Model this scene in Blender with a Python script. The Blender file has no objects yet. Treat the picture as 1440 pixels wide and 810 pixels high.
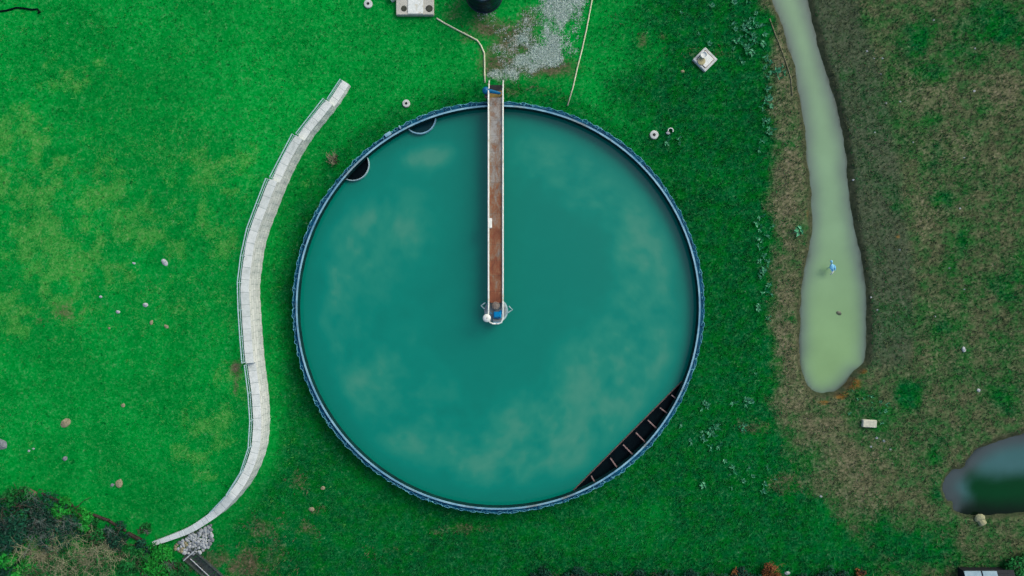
import bpy, math, random
import numpy as np
from mathutils import Vector

R = math.radians
random.seed(7)
rng = np.random.default_rng(7)
scene = bpy.context.scene
COL = scene.collection

# ------------------------------------------------------------------ camera, sky, sun, exposure
CAM_H = 52.8
cam_d = bpy.data.cameras.new('camera')
cam_d.lens = 24.0
cam_d.sensor_width = 36.0
cam_d.clip_start = 0.5
cam_d.clip_end = 6000.0
cam = bpy.data.objects.new('camera', cam_d)
cam.location = (0, 0, CAM_H)
cam.rotation_euler = (0, 0, 0)
COL.objects.link(cam)
scene.camera = cam

SUN_EL, SUN_AZ = 41.0, 52.0            # azimuth clockwise from +Y
world = bpy.data.worlds.new('World')
scene.world = world
world.use_nodes = True
wn = world.node_tree
for n in list(wn.nodes):
    wn.nodes.remove(n)
wo = wn.nodes.new('ShaderNodeOutputWorld')
bg = wn.nodes.new('ShaderNodeBackground')
sk = wn.nodes.new('ShaderNodeTexSky')
sk.sky_type = 'NISHITA'
sk.sun_disc = False
sk.sun_elevation = R(SUN_EL)
sk.sun_rotation = R(SUN_AZ)
sk.air_density = 1.0
sk.dust_density = 4.0
sk.ozone_density = 1.0
bg.inputs['Strength'].default_value = 0.15
wn.links.new(sk.outputs[0], bg.inputs['Color'])
wn.links.new(bg.outputs[0], wo.inputs['Surface'])

sun_d = bpy.data.lights.new('sun', 'SUN')
sun_d.energy = .75
sun_d.angle = R(26)
sun_d.color = (1.0, 0.96, 0.9)
sun = bpy.data.objects.new('sun', sun_d)
sd = Vector((math.cos(R(SUN_EL)) * math.sin(R(SUN_AZ)), math.cos(R(SUN_EL)) * math.cos(R(SUN_AZ)), math.sin(R(SUN_EL))))
sun.rotation_euler = sd.to_track_quat('Z', 'Y').to_euler()
sun.location = (30, 30, 60)
COL.objects.link(sun)

vs = scene.view_settings
vs.view_transform = 'Standard'
vs.look = 'None'
vs.exposure = 0.82
vs.gamma = 1.0
vs.use_curve_mapping = False

# ------------------------------------------------------------------ helpers
def sc(z=0.0):
    return (CAM_H - z) * 1.5 / 1440.0

def P(px, py, z=0.0):                     # photo pixel -> world point at height z
    s = sc(z)
    return ((px - 720) * s, (405 - py) * s, z)

def lin(c):
    c = c / 255.0
    return c / 12.92 if c <= 0.04045 else ((c + 0.055) / 1.055) ** 2.4

F_LIGHT = 1.55
def alb(r, g, b):                         # photo colour -> surface colour under this light
    return (min(lin(r) / F_LIGHT, .9), min(lin(g) / F_LIGHT, .9), min(lin(b) / F_LIGHT, .9))

def smooth(a, b, x):
    t = np.clip((x - a) / (b - a), 0, 1)
    return t * t * (3 - 2 * t)

def _hash(ix, iy, seed):
    n = (ix.astype(np.int64) * 374761393 + iy.astype(np.int64) * 668265263 + seed * 1442695041) & 0x7fffffff
    n = ((n ^ (n >> 13)) * 1274126177) & 0x7fffffff
    n = n ^ (n >> 16)
    return (n & 0xffff) / 65535.0

def vnoise(x, y, seed=0):
    ix = np.floor(x); iy = np.floor(y)
    fx = x - ix; fy = y - iy
    fx = fx * fx * (3 - 2 * fx); fy = fy * fy * (3 - 2 * fy)
    a = _hash(ix, iy, seed); b = _hash(ix + 1, iy, seed)
    c = _hash(ix, iy + 1, seed); d = _hash(ix + 1, iy + 1, seed)
    return (a + (b - a) * fx) * (1 - fy) + (c + (d - c) * fx) * fy

def fbm(x, y, s, seed=0, o=4):            # about -0.5 .. 0.5
    t = 0; amp = .5; tot = 0
    for k in range(o):
        t = t + amp * vnoise(x / s * 2 ** k + 17.3 * k, y / s * 2 ** k - 9.1 * k, seed + k)
        tot += amp; amp *= .55
    return t / tot - .5

def seg_dist(X, Y, pts, closed=False):
    d = np.full(X.shape, 1e9)
    n = len(pts)
    for i in range(n if closed else n - 1):
        ax, ay = pts[i][:2]; bx, by = pts[(i + 1) % n][:2]
        vx, vy = bx - ax, by - ay
        L = vx * vx + vy * vy + 1e-12
        t = np.clip(((X - ax) * vx + (Y - ay) * vy) / L, 0, 1)
        d = np.minimum(d, np.hypot(X - ax - t * vx, Y - ay - t * vy))
    return d

def inside(X, Y, pts):
    r = np.zeros(X.shape, bool)
    n = len(pts)
    for i in range(n):
        ax, ay = pts[i][:2]; bx, by = pts[(i + 1) % n][:2]
        if ay == by:
            continue
        c = ((ay > Y) != (by > Y)) & (X < (bx - ax) * (Y - ay) / (by - ay) + ax)
        r ^= c
    return r

def sdf(X, Y, pts):                       # positive inside
    d = seg_dist(X, Y, pts, True)
    return np.where(inside(X, Y, pts), d, -d)

def catmull(pts, n=6):
    out = []
    m = len(pts)
    for i in range(m - 1):
        p0 = pts[max(i - 1, 0)]; p1 = pts[i]; p2 = pts[i + 1]; p3 = pts[min(i + 2, m - 1)]
        for k in range(n):
            t = k / n
            out.append(tuple(.5 * ((2 * b) + (-a + c) * t + (2 * a - 5 * b + 4 * c - d) * t * t + (-a + 3 * b - 3 * c + d) * t ** 3)
                             for a, b, c, d in zip(p0, p1, p2, p3)))
    out.append(tuple(pts[-1]))
    return out

# ---- materials
def mat(name):
    m = bpy.data.materials.new(name)
    m.use_nodes = True
    nt = m.node_tree
    return m, nt, nt.nodes['Principled BSDF']

def N(nt, typ, **kw):
    n = nt.nodes.new(typ)
    for k, v in kw.items():
        setattr(n, k, v)
    return n

def ramp(nt, fac, stops):
    r = N(nt, 'ShaderNodeValToRGB')
    el = r.color_ramp.elements
    while len(el) < len(stops):
        el.new(.5)
    for e, (p, c) in zip(el, stops):
        e.position = p
        e.color = (*c, 1) if len(c) == 3 else c
    nt.links.new(fac, r.inputs[0])
    return r.outputs[0]

def noise(nt, scale, detail=6, rough=.6, vec=None, dist=0.0):
    n = N(nt, 'ShaderNodeTexNoise')
    n.inputs['Scale'].default_value = scale
    n.inputs['Detail'].default_value = detail
    n.inputs['Roughness'].default_value = rough
    n.inputs['Distortion'].default_value = dist
    if vec is None:
        tc = N(nt, 'ShaderNodeTexCoord')
        vec = tc.outputs['Object']
    nt.links.new(vec, n.inputs['Vector'])
    return n.outputs['Fac']

def mixc(nt, fac, a, b, mode='MIX'):
    m = N(nt, 'ShaderNodeMix', data_type='RGBA', blend_type=mode)
    for sock, v in ((m.inputs[0], fac), (m.inputs[6], a), (m.inputs[7], b)):
        if isinstance(v, (int, float)):
            sock.default_value = v
        elif isinstance(v, tuple):
            sock.default_value = (*v, 1) if len(v) == 3 else v
        else:
            nt.links.new(v, sock)
    return m.outputs[2]

def math_n(nt, op, a, b=None, c=None):
    m = N(nt, 'ShaderNodeMath', operation=op)
    for i, v in enumerate((a, b, c)):
        if v is None:
            continue
        if isinstance(v, (int, float)):
            m.inputs[i].default_value = v
        else:
            nt.links.new(v, m.inputs[i])
    return m.outputs[0]

def sstep(nt, v, lo, hi):
    m = N(nt, 'ShaderNodeMapRange', interpolation_type='SMOOTHSTEP')
    nt.links.new(v, m.inputs[0])
    m.inputs[1].default_value = lo
    m.inputs[2].default_value = hi
    return m.outputs[0]

def bump(nt, bs, h, strength=.4, dist=.02):
    b = N(nt, 'ShaderNodeBump')
    b.inputs['Strength'].default_value = strength
    b.inputs['Distance'].default_value = dist
    nt.links.new(h, b.inputs['Height'])
    nt.links.new(b.outputs[0], bs.inputs['Normal'])

def simple(name, c1, c2=None, scale=4.0, rough=.6, metal=0.0, bstr=.25, stain=None, spec=.25):
    m, nt, bs = mat(name)
    bs.inputs['Specular IOR Level'].default_value = spec
    c2 = c2 or tuple(v * .72 for v in c1)
    f = noise(nt, scale, 8, .65)
    col = ramp(nt, f, [(.32, c2), (.62, c1)])
    if stain:
        f2 = noise(nt, scale * .37, 6, .7, dist=.6)
        col = mixc(nt, sstep(nt, f2, .52, .68), col, stain)
    nt.links.new(col, bs.inputs['Base Color'])
    bs.inputs['Roughness'].default_value = rough
    bs.inputs['Metallic'].default_value = metal
    bump(nt, bs, f, bstr, .01)
    return m

def attr_col(nt, name):
    a = N(nt, 'ShaderNodeAttribute')
    a.attribute_name = name
    return a

# ---- mesh builder
class MB:
    def __init__(self):
        self.v = []; self.f = []; self.uv = {}
    def add(self, vs, fs):
        o = len(self.v)
        self.v += [tuple(p) for p in vs]
        self.f += [tuple(i + o for i in f) for f in fs]
        return self
    def box(self, c, d, rz=0.0, axis=None, bevel=0.0):
        x, y, z = d[0] / 2, d[1] / 2, d[2] / 2
        ca, sa = math.cos(rz), math.sin(rz)
        if bevel <= 0:
            pts = [(sx * x, sy * y, sz * z) for sz in (-1, 1) for sx, sy in ((-1, -1), (1, -1), (1, 1), (-1, 1))]
            fs = [(3, 2, 1, 0), (4, 5, 6, 7), (0, 1, 5, 4), (1, 2, 6, 5), (2, 3, 7, 6), (3, 0, 4, 7)]
        else:
            b = bevel
            pts = []; rings = []
            for zz, ins in ((-z, b), (-z + b, 0), (z - b, 0), (z, b)):
                ring = []
                for sx, sy in ((-1, -1), (1, -1), (1, 1), (-1, 1)):
                    a1 = (sx * (x - ins), sy * (y - b - ins * .0), zz); a2 = (sx * (x - b), sy * (y - ins), zz)
                    order = (a1, a2) if sx * sy > 0 else (a2, a1)
                    if sx * sy > 0:
                        ring += [(sx * (x - b), sy * (y - ins), zz), (sx * (x - ins), sy * (y - b), zz)][::(1 if sx < 0 else 1)]
                    else:
                        ring += [(sx * (x - ins), sy * (y - b), zz), (sx * (x - b), sy * (y - ins), zz)]
                # order by angle
                ring.sort(key=lambda p: math.atan2(p[1] / y, p[0] / x))
                rings.append(ring)
            for r in rings:
                pts += r
            fs = [tuple(range(7, -1, -1)), tuple(range(24, 32))]
            for k in range(3):
                for i in range(8):
                    j = (i + 1) % 8
                    fs.append((k * 8 + i, k * 8 + j, k * 8 + 8 + j, k * 8 + 8 + i))
        pts = [(c[0] + p[0] * ca - p[1] * sa, c[1] + p[0] * sa + p[1] * ca, c[2] + p[2]) for p in pts]
        return self.add(pts, fs)
    def tube(self, path, r, n=6, closed=False, taper=None):
        path = [Vector(p) for p in path]
        m = len(path)
        rings = []
        prev = None
        for i, p in enumerate(path):
            if closed:
                t = path[(i + 1) % m] - path[i - 1]
            else:
                t = path[min(i + 1, m - 1)] - path[max(i - 1, 0)]
            t = t.normalized() if t.length > 1e-9 else Vector((0, 0, 1))
            up = Vector((0, 0, 1)) if abs(t.z) < .9 else Vector((0, 1, 0))
            a = t.cross(up).normalized(); b = a.cross(t).normalized()
            rr = r if taper is None else r * (1 + (taper - 1) * i / (m - 1))
            rings.append([p + a * (rr * math.cos(2 * math.pi * k / n)) + b * (rr * math.sin(2 * math.pi * k / n)) for k in range(n)])
        vs = [p for ring in rings for p in ring]
        fs = []
        for i in range(m if closed else m - 1):
            j = (i + 1) % m
            for k in range(n):
                l = (k + 1) % n
                fs.append((i * n + k, i * n + l, j * n + l, j * n + k))
        if not closed:
            fs.append(tuple(range(n - 1, -1, -1)))
            fs.append(tuple(range((m - 1) * n, m * n)))
        return self.add(vs, fs)
    def lathe(self, c, prof, n=32, a0=0.0, a1=2 * math.pi, close_prof=False):
        full = abs(a1 - a0 - 2 * math.pi) < 1e-6
        m = n if full else n + 1
        vs = []
        for i in range(m):
            a = a0 + (a1 - a0) * i / n
            for r, z in prof:
                vs.append((c[0] + r * math.cos(a), c[1] + r * math.sin(a), c[2] + z))
        k = len(prof)
        fs = []
        for i in range(n):
            j = (i + 1) % m
            for q in range(k if close_prof else k - 1):
                q2 = (q + 1) % k
                fs.append((i * k + q, j * k + q, j * k + q2, i * k + q2))
        if not full and close_prof:
            fs.append(tuple(range(k)))
            fs.append(tuple((m - 1) * k + q for q in range(k - 1, -1, -1)))
        return self.add(vs, fs)
    def prism(self, poly, z0, z1):
        n = len(poly)
        vs = [(p[0], p[1], z0) for p in poly] + [(p[0], p[1], z1) for p in poly]
        fs = [tuple(range(n - 1, -1, -1)), tuple(range(n, 2 * n))]
        for i in range(n):
            j = (i + 1) % n
            fs.append((i, j, n + j, n + i))
        return self.add(vs, fs)
    def rock(self, c, r, seed=0, sub=2, squash=.6, rz=0.0, el=1.3):
        import bmesh
        bm = bmesh.new()
        bmesh.ops.create_icosphere(bm, subdivisions=sub, radius=1)
        rr = random.Random(seed)
        dirs = [(Vector((rr.uniform(-1, 1), rr.uniform(-1, 1), rr.uniform(-1, 1))).normalized(), rr.uniform(.62, .95)) for _ in range(11)]
        ca, sa = math.cos(rz), math.sin(rz)
        vs = []
        for v in bm.verts:
            p = v.co.copy()
            for d, h in dirs:
                e = p.dot(d) - h
                if e > 0:
                    p -= d * e
            x, y, z = p.x * r * el, p.y * r, p.z * r * squash
            vs.append((c[0] + x * ca - y * sa, c[1] + x * sa + y * ca, c[2] + z))
        fs = [tuple(v.index for v in f.verts) for f in bm.faces]
        bm.free()
        return self.add(vs, fs)
    def build(self, name, material, parent=None, loc=None, smooth_s=False):
        base = Vector(loc) if loc is not None else (world_loc(parent) if parent else Vector((0, 0, 0)))
        me = bpy.data.meshes.new(name)
        me.from_pydata([(x - base.x, y - base.y, z - base.z) for x, y, z in self.v], [], self.f)
        me.materials.append(material)
        if smooth_s:
            me.shade_smooth()
        me.update()
        o = bpy.data.objects.new(name, me)
        COL.objects.link(o)
        if parent:
            o.parent = parent
        else:
            o.location = base
        return o

def world_loc(o):
    l = Vector(o.location)
    while o.parent:
        o = o.parent
        l += Vector(o.location)
    return l

def np_mesh(name, verts, faces, material, parent=None, cols=None, smooth_s=False, loc=(0, 0, 0)):
    base = np.array(world_loc(parent) if parent else loc, dtype=np.float64)
    me = bpy.data.meshes.new(name)
    verts = np.asarray(verts, np.float32) - base.astype(np.float32)
    faces = np.asarray(faces, np.int32)
    k = faces.shape[1]
    me.vertices.add(len(verts)); me.vertices.foreach_set('co', verts.ravel())
    me.loops.add(faces.size); me.loops.foreach_set('vertex_index', faces.ravel())
    me.polygons.add(len(faces))
    me.polygons.foreach_set('loop_start', np.arange(0, faces.size, k, dtype=np.int32))
    me.polygons.foreach_set('loop_total', np.full(len(faces), k, np.int32))
    if smooth_s:
        me.polygons.foreach_set('use_smooth', np.ones(len(faces), bool))
    for cn, arr in (cols or {}).items():
        a = me.color_attributes.new(cn, 'FLOAT_COLOR', 'POINT')
        a.data.foreach_set('color', np.asarray(arr, np.float32).ravel())
    me.materials.append(material)
    me.update(calc_edges=True)
    o = bpy.data.objects.new(name, me)
    COL.objects.link(o)
    if parent:
        o.parent = parent
    else:
        o.location = loc
    return o

def tag(o, label=None, cat=None, group=None, kind=None):
    if label: o['label'] = label
    if cat: o['category'] = cat
    if group: o['group'] = group
    if kind: o['kind'] = kind
    return o

def thing(name, loc, label, cat, group=None):
    o = bpy.data.objects.new(name, None)
    o.empty_display_size = .3
    o.location = loc
    COL.objects.link(o)
    return tag(o, label, cat, group)

def dup(o, loc, rz=0.0, s=1.0, label=None):
    c = o.copy()
    COL.objects.link(c)
    c.location = loc
    c.rotation_euler = (0, 0, rz)
    c.scale = (s, s, s) if not isinstance(s, tuple) else s
    if label: c['label'] = label
    for ch in o.children:
        d = ch.copy()
        COL.objects.link(d)
        d.parent = c
    return c

# ------------------------------------------------------------------ outlines of the place (metres)
# foot of the retaining wall, top end to bottom end
WALL_PX = [(494, 122), (478, 147), (459, 171), (440, 195), (420, 228), (404, 262), (391, 295), (382, 318), (374, 344),
           (369, 375), (366, 405), (367.5, 438), (370, 475), (373, 510), (377.5, 545), (380, 580), (379.5, 603), (377, 625),
           (370, 648), (360, 669), (347, 688), (325, 712), (299, 731), (275, 745), (245, 757), (220, 766)]
WALL = catmull([P(x, y)[:2] for x, y in WALL_PX], 8)
W_T = .68                                  # wall thickness
def wall_frames():
    pts = [Vector((p[0], p[1])) for p in WALL]
    out = []; s = 0
    for i, p in enumerate(pts):
        t = (pts[min(i + 1, len(pts) - 1)] - pts[max(i - 1, 0)]).normalized()
        nrm = Vector((t.y, -t.x))          # towards the upper lawn (west)
        if i: s += (p - pts[i - 1]).length
        out.append((p, t, nrm, s))
    return out
WF = wall_frames()
WLEN = WF[-1][3]
def s_at_px(px, py):
    q = Vector(P(px, py)[:2])
    return min(WF, key=lambda f: (f[0] - q).length)[3]
S_B = s_at_px(473, 153); S_C = s_at_px(436, 201); S_D = s_at_px(404, 262); S_E = s_at_px(373, 505); S_F = s_at_px(345, 690)
def cap_h(s):                              # height of the wall's top
    if s < S_B: return .55
    if s < S_C: return 1.1
    if s < S_D: return 1.6
    if s < S_E: return 2.15
    if s < S_F: return 1.75
    t = (s - S_F) / (WLEN - S_F)
    return 1.75 - 1.35 * t

STREAM_L = [(1076, -60), (1088, 0), (1100, 32), (1112, 70), (1122, 112), (1130, 160), (1136, 220), (1141, 270), (1142, 320), (1137, 362),
            (1130, 402), (1127, 450), (1127, 500), (1131, 530), (1143, 549), (1158, 556)]
STREAM_R = [(1175, 551), (1191, 538), (1201, 525), (1217, 512), (1221, 480), (1221, 430), (1217, 390), (1209, 340), (1200, 290),
            (1195, 240), (1189, 190), (1176, 140), (1163, 95), (1150, 45), (1138, 0), (1124, -60)]
STREAM = [P(x, y)[:2] for x, y in catmull(STREAM_L, 4) + catmull(STREAM_R, 4)]
POND_PX = [(1325, 688), (1330, 672), (1344, 660), (1358, 658), (1366, 645), (1382, 630), (1410, 617), (1440, 611), (1490, 612),
           (1520, 640), (1520, 700), (1480, 720), (1440, 723), (1400, 725), (1362, 724), (1344, 719), (1341, 708), (1333, 706)]
POND = [P(x, y)[:2] for x, y in catmull(POND_PX + POND_PX[:1], 4)]

# ------------------------------------------------------------------ ground: one sheet to the horizon
def axis(lo, hi, st):
    core = list(np.arange(lo, hi + 1e-6, st))
    ext = []; d = st
    x = hi
    while x < 2500:
        d *= 1.28; x += d; ext.append(x)
    neg = [lo - (e - hi) for e in ext][::-1]
    return np.array(neg + core + ext)
GX = axis(-43.0, 43.0, .2); GY = axis(-25.6, 25.6, .2)
XX, YY = np.meshgrid(GX, GY)
bound = [(f[0].x + f[2].x * W_T * .5, f[0].y + f[2].y * W_T * .5) for f in WF]
ext_top = [P(505, 95)[:2], P(530, 20)[:2], P(560, -120)[:2], P(600, -900)[:2]]
ext_bot = [P(190, 790)[:2], P(150, 850)[:2], P(100, 1000)[:2], P(0, 1800)[:2]]
left_poly = ext_top[::-1] + bound + ext_bot + [(-140, ext_bot[-1][1]), (-140, ext_top[-1][1])]
line_all = ext_top[::-1] + bound + ext_bot
hb_line = [0.0] * len(ext_top) + [max(cap_h(f[3]) - .33, .05) for f in WF] + [.22, .12, 0.05, 0.0]
_k = np.hanning(33); _k /= _k.sum()
_seg = np.array(hb_line[len(ext_top):])
hb_line[len(ext_top):] = [float(v) for v in np.convolve(np.pad(_seg, 16, mode='edge'), _k, mode='valid')]
hb_line[len(ext_top) - 1] = .15
INL = inside(XX, YY, left_poly)
DL = np.full(XX.shape, 1e9); HB = np.zeros(XX.shape)
msk = (XX < 20) & (XX > -140) & (np.abs(YY) < 90)
for i in range(len(line_all) - 1):
    ax, ay = line_all[i]; bx, by = line_all[i + 1]
    vx, vy = bx - ax, by - ay
    t = np.clip(((XX - ax) * vx + (YY - ay) * vy) / (vx * vx + vy * vy), 0, 1)
    d = np.hypot(XX - ax - t * vx, YY - ay - t * vy)
    better = d < DL
    DL = np.where(better, d, DL)
    HB = np.where(better, hb_line[i] + (hb_line[i + 1] - hb_line[i]) * t, HB)
_num = np.zeros(XX.shape); _den = np.zeros(XX.shape)
for (ax, ay), h_ in list(zip(line_all, hb_line))[1:-1]:
    w_ = 1.0 / ((XX - ax) ** 2 + (YY - ay) ** 2 + .02) ** 2
    _num += w_ * h_; _den += w_
_bl = smooth(.8, 4.0, DL)
HB = HB * (1 - _bl) + _num / _den * _bl
plat = HB + (1.25 - HB) * smooth(0, 16, DL)
plat = plat * (1 - smooth(60, 110, DL))
ZZ = np.where(INL, plat, 0.0)
near = smooth(90, 45, np.abs(XX)) * smooth(60, 30, np.abs(YY))
ZZ = ZZ + near * (fbm(XX, YY, 7, 3) * .16 + fbm(XX, YY, 1.6, 5) * .07) * np.where(INL, smooth(0, 2, DL), smooth(0, 1.5, DL))
ST = sdf(XX, YY, STREAM); PO = sdf(XX, YY, POND)
wob = fbm(XX, YY, .9, 31) * .34
ZZ = ZZ - .62 * smooth(-.55, .75, ST + wob) - .7 * smooth(-.5, .8, PO + wob * 1.5)
WATER_Z = -.27

def gz(x, y):                              # ground height at a point
    i = np.clip(np.searchsorted(GX, x) - 1, 0, len(GX) - 2); j = np.clip(np.searchsorted(GY, y) - 1, 0, len(GY) - 2)
    fx = (x - GX[i]) / (GX[i + 1] - GX[i]); fy = (y - GY[j]) / (GY[j + 1] - GY[j])
    return float((ZZ[j, i] * (1 - fx) + ZZ[j, i + 1] * fx) * (1 - fy) + (ZZ[j + 1, i] * (1 - fx) + ZZ[j + 1, i + 1] * fx) * fy)

def G(px, py):                             # photo pixel -> point on the ground
    z = 0.0
    for _ in range(4):
        x, y, _z = P(px, py, z)
        z = gz(x, y)
    return (x, y, z)

# what grows or lies where
S_ = (CAM_H - np.clip(ZZ, -1, 3)) * 1.5 / 1440
PX = 720 + XX / S_; PY = 405 - YY / S_
nA = fbm(XX, YY, 6, 11); nB = fbm(XX, YY, 2.2, 13); nC = fbm(XX, YY, .8, 15, 3)
def blob(cx, cy, rx, ry, k=1.0):
    d = np.hypot((PX - cx) / rx, (PY - cy) / ry)
    return k * np.clip(1.25 - d, 0, 1)
def blobs(lst):
    o = np.zeros(XX.shape)
    for b in lst:
        o = np.maximum(o, blob(*b))
    return o
xb = np.interp(PY, [-100, 0, 100, 200, 300, 400, 500, 560, 610, 660, 720, 780, 820, 900],
               [1060, 1070, 1086, 1088, 1082, 1080, 1080, 1085, 1092, 1112, 1150, 1200, 1240, 1260])
dry = smooth(-18, 26, PX - xb + 60 * nB + 30 * nC)
green_r = blobs([(1290, 45, 40, 50), (1400, 35, 70, 55), (1355, 80, 50, 25), (1320, 100, 35, 25), (1312, 165, 26, 20, .8), (1385, 150, 25, 22, .7),
                 (1345, 275, 36, 22, .8), (1350, 350, 26, 45, .8), (1230, 585, 52, 48), (1270, 555, 30, 22, .9), (1340, 470, 40, 30, .5), (1400, 300, 50, 60, .45),
                 (1240, 765, 170, 48), (1150, 745, 90, 62), (1290, 640, 60, 40, .6), (1400, 790, 90, 30, .55), (1425, 420, 40, 60, .55), (1330, 700, 40, 30, .45), (1410, 560, 40, 40, .45), (1130, 650, 50, 40, .9)])
dry = np.clip(dry - .12 - smooth(-.1, 1.25, green_r + 1.2 * nB + 1.0 * nC) * .66 - .3 * smooth(-.1, .3, nA + nB) * smooth(1180, 1260, PX), 0, 1)
gravel = blobs([(788, 5, 34, 45), (782, 50, 30, 34), (770, 75, 28, 18), (812, 15, 14, 25, .8), (716, 106, 30, 10, .5), (742, 84, 38, 16, .5), (730, 60, 40, 30, .3), (755, 40, 30, 40, .35), (700, 20, 30, 20, .22)])
gravel = np.clip(gravel * .8 + 1.1 * nC + .8 * nB, 0, 1) * smooth(0, .12, gravel)
yellow = blobs([(35, 205, 60, 55), (20, 262, 60, 26), (62, 268, 22, 28, .8), (165, 262, 60, 35, .75), (205, 300, 60, 40, .7), (342, 238, 26, 36, .8), (300, 260, 40, 50, .5),
                (120, 372, 80, 26, .75), (295, 597, 38, 30, .95), (262, 650, 44, 30, .95), (50, 430, 60, 40, .6), (310, 330, 50, 30, .6), (215, 340, 70, 40, .6),
                (110, 110, 50, 30, .45), (440, 240, 16, 30, .3), (830, 690, 60, 25, .4), (60, 335, 60, 40, .6), (330, 545, 25, 60, .6)])
yellow = np.clip(yellow * .68 + .3 * smooth(420, 250, PX) * smooth(120, 220, PY) * smooth(560, 420, PY) + (1.6 * nB + 1.5 * nC) * (yellow > .02) + .9 * nC, 0, 1) * smooth(520, 380, PX)
lush_shade = smooth(820, 930, PX + 160 * nA) * .75
lush_shade = np.maximum(lush_shade, smooth(700, 800, PY + 80 * nA) * smooth(270, 380, PX) * .9)  # darker bottom grass, with the vignette darkening put into its colour
lush_shade = np.maximum(lush_shade, smooth(1.0, .3, np.abs(np.hypot(XX + 1.04, YY + 1.45) - 16.2) / 2.0) * .45)  # soft shade round the tank foot, painted as a ring of darker grass
low = np.where(INL, 0, smooth(0, 2.5, DL)) * smooth(150, 300, PY + 60 * nA) * .62
lush_shade = np.maximum(lush_shade, low)
lush_shade = np.clip(lush_shade + .5 * nB * (lush_shade > .03), 0, 1)
soil = blobs([(905, 58, 10, 18, .75), (930, 52, 12, 8, .7), (934, 72, 10, 12, .75), (918, 78, 16, 7, .7), (690, 40, 46, 30, .75), (725, 58, 50, 36, .95), (715, 92, 54, 26, .95), (782, 95, 46, 22, .85), (745, 30, 26, 30, .8), (765, 128, 50, 16, .5), (640, 15, 20, 20, .5),
              (418, 680, 16, 18, .6), (440, 718, 22, 9, .6), (333, 515, 10, 16, .8), (331, 545, 6, 14, .7), (325, 790, 56, 34, .95), (390, 745, 60, 26, .55), (370, 780, 50, 30, .5), (545, 775, 40, 8, .4), (650, 745, 40, 8, .3), (470, 222, 8, 10, .5),
              (1060, 602, 30, 16, .8), (1110, 680, 30, 16, .6), (60, 452, 22, 10, .7), (85, 440, 30, 20, .45), (168, 681, 7, 8, 1), (870, 20, 30, 16, .35), (985, 75, 30, 16, .3), (1010, 78, 24, 8, .7)])
soil = np.clip(soil + 1.1 * nB * (soil > .02) + .8 * nC * (soil > .02), 0, 1)
rust = np.clip(blobs([(1198, 538, 26, 12, 1), (1180, 556, 20, 9, .9), (1212, 522, 12, 8, .9), (1158, 566, 20, 7, .6), (1262, 334, 10, 12, .7), (1136, 296, 4, 18, .6), (1346, 662, 8, 6, .7)]) + .8 * nC, 0, 1)
rust *= (rust > .3)
bank = np.clip(blob(274, 758, 30, 24, .9) * (PX < 312) + smooth(-.75, -.05, ST + wob) + smooth(-.6, 0, PO + wob), 0, 1)
strip = smooth(60, 20, np.abs(PX - np.interp(PY, [0, 140, 300, 420, 520], [1172, 1212, 1238, 1250, 1246]))) * smooth(560, 480, PY)
tanp = np.clip(blobs([(1300, 130, 60, 40, .9), (1330, 200, 50, 30, .8), (1410, 130, 40, 40, .9), (1290, 300, 40, 50, .8), (1300, 430, 50, 40, .5), (1210, 20, 30, 30, .7), (1210, 690, 60, 50, .7), (1110, 570, 50, 30, .8), (1108, 250, 24, 160, .95), (1105, 480, 26, 120, .95), (1095, 90, 14, 110, .8), (1150, 600, 60, 50, .8), (1190, 650, 60, 50, .7), (1250, 650, 30, 30, .4), (1380, 720, 40, 20, .6), (1395, 230, 30, 30, .5), (1110, 60, 10, 60, .7), (1305, 500, 40, 30, .6)]) + 1.2 * nB + .7 * nC, 0, 1)
mixA = np.stack([dry, gravel, yellow, lush_shade], -1).reshape(-1, 4)
mixB = np.stack([soil, rust, bank, np.clip(tanp * (1 - strip) * .5 + .5 - .5 * strip, 0, 1)], -1).reshape(-1, 4)

m_ground, nt, bs = mat('ground_cover')
tc = N(nt, 'ShaderNodeTexCoord')
ov = tc.outputs['Object']
f1 = noise(nt, .9, 9, .68, ov)
f2 = noise(nt, 5.5, 7, .72, ov)
f3 = noise(nt, .22, 5, .6, ov)
f4 = noise(nt, 2.3, 8, .75, ov, .4)
aA = attr_col(nt, 'mixA'); aB = attr_col(nt, 'mixB')
sA = N(nt, 'ShaderNodeSeparateColor'); nt.links.new(aA.outputs['Color'], sA.inputs[0])
sB = N(nt, 'ShaderNodeSeparateColor'); nt.links.new(aB.outputs['Color'], sB.inputs[0])
dryF, gravF, yelF, lush_shadeF = sA.outputs[0], sA.outputs[1], sA.outputs[2], aA.outputs['Alpha']
soilF, rustF, bankF = sB.outputs[0], sB.outputs[1], sB.outputs[2]
ff = math_n(nt, 'ADD', math_n(nt, 'MULTIPLY', f2, .55), math_n(nt, 'MULTIPLY', f4, .45))     # fine texture
ffc = math_n(nt, 'SUBTRACT', ff, .5)
def grassy(dark, mid, light, w=1.0):
    return ramp(nt, ff, [(.5 - .16 * w, dark), (.5, mid), (.5 + .18 * w, light)])
f5 = noise(nt, 11, 6, .8, ov)
f6 = noise(nt, 1.7, 2, .5, ov)
lawn = grassy(alb(0, 104, 32), alb(0, 132, 48), alb(36, 162, 78))
lawn2 = grassy(alb(0, 120, 28), alb(0, 146, 54), alb(46, 172, 86))
lawn = mixc(nt, sstep(nt, f3, .4, .62), lawn, lawn2)
lush_shade_c = grassy(alb(0, 54, 22), alb(0, 90, 42), alb(24, 134, 78))
lush_shade_c2 = grassy(alb(0, 64, 16), alb(0, 99, 28), alb(10, 126, 54))
lush_shade_c = mixc(nt, sstep(nt, f1, .42, .6), lush_shade_c, lush_shade_c2)
yel_c = grassy(alb(24, 126, 46), alb(68, 154, 64), alb(128, 178, 96))
dry_c = grassy(alb(58, 68, 44), alb(90, 97, 68), alb(128, 130, 98), .8)
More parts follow.
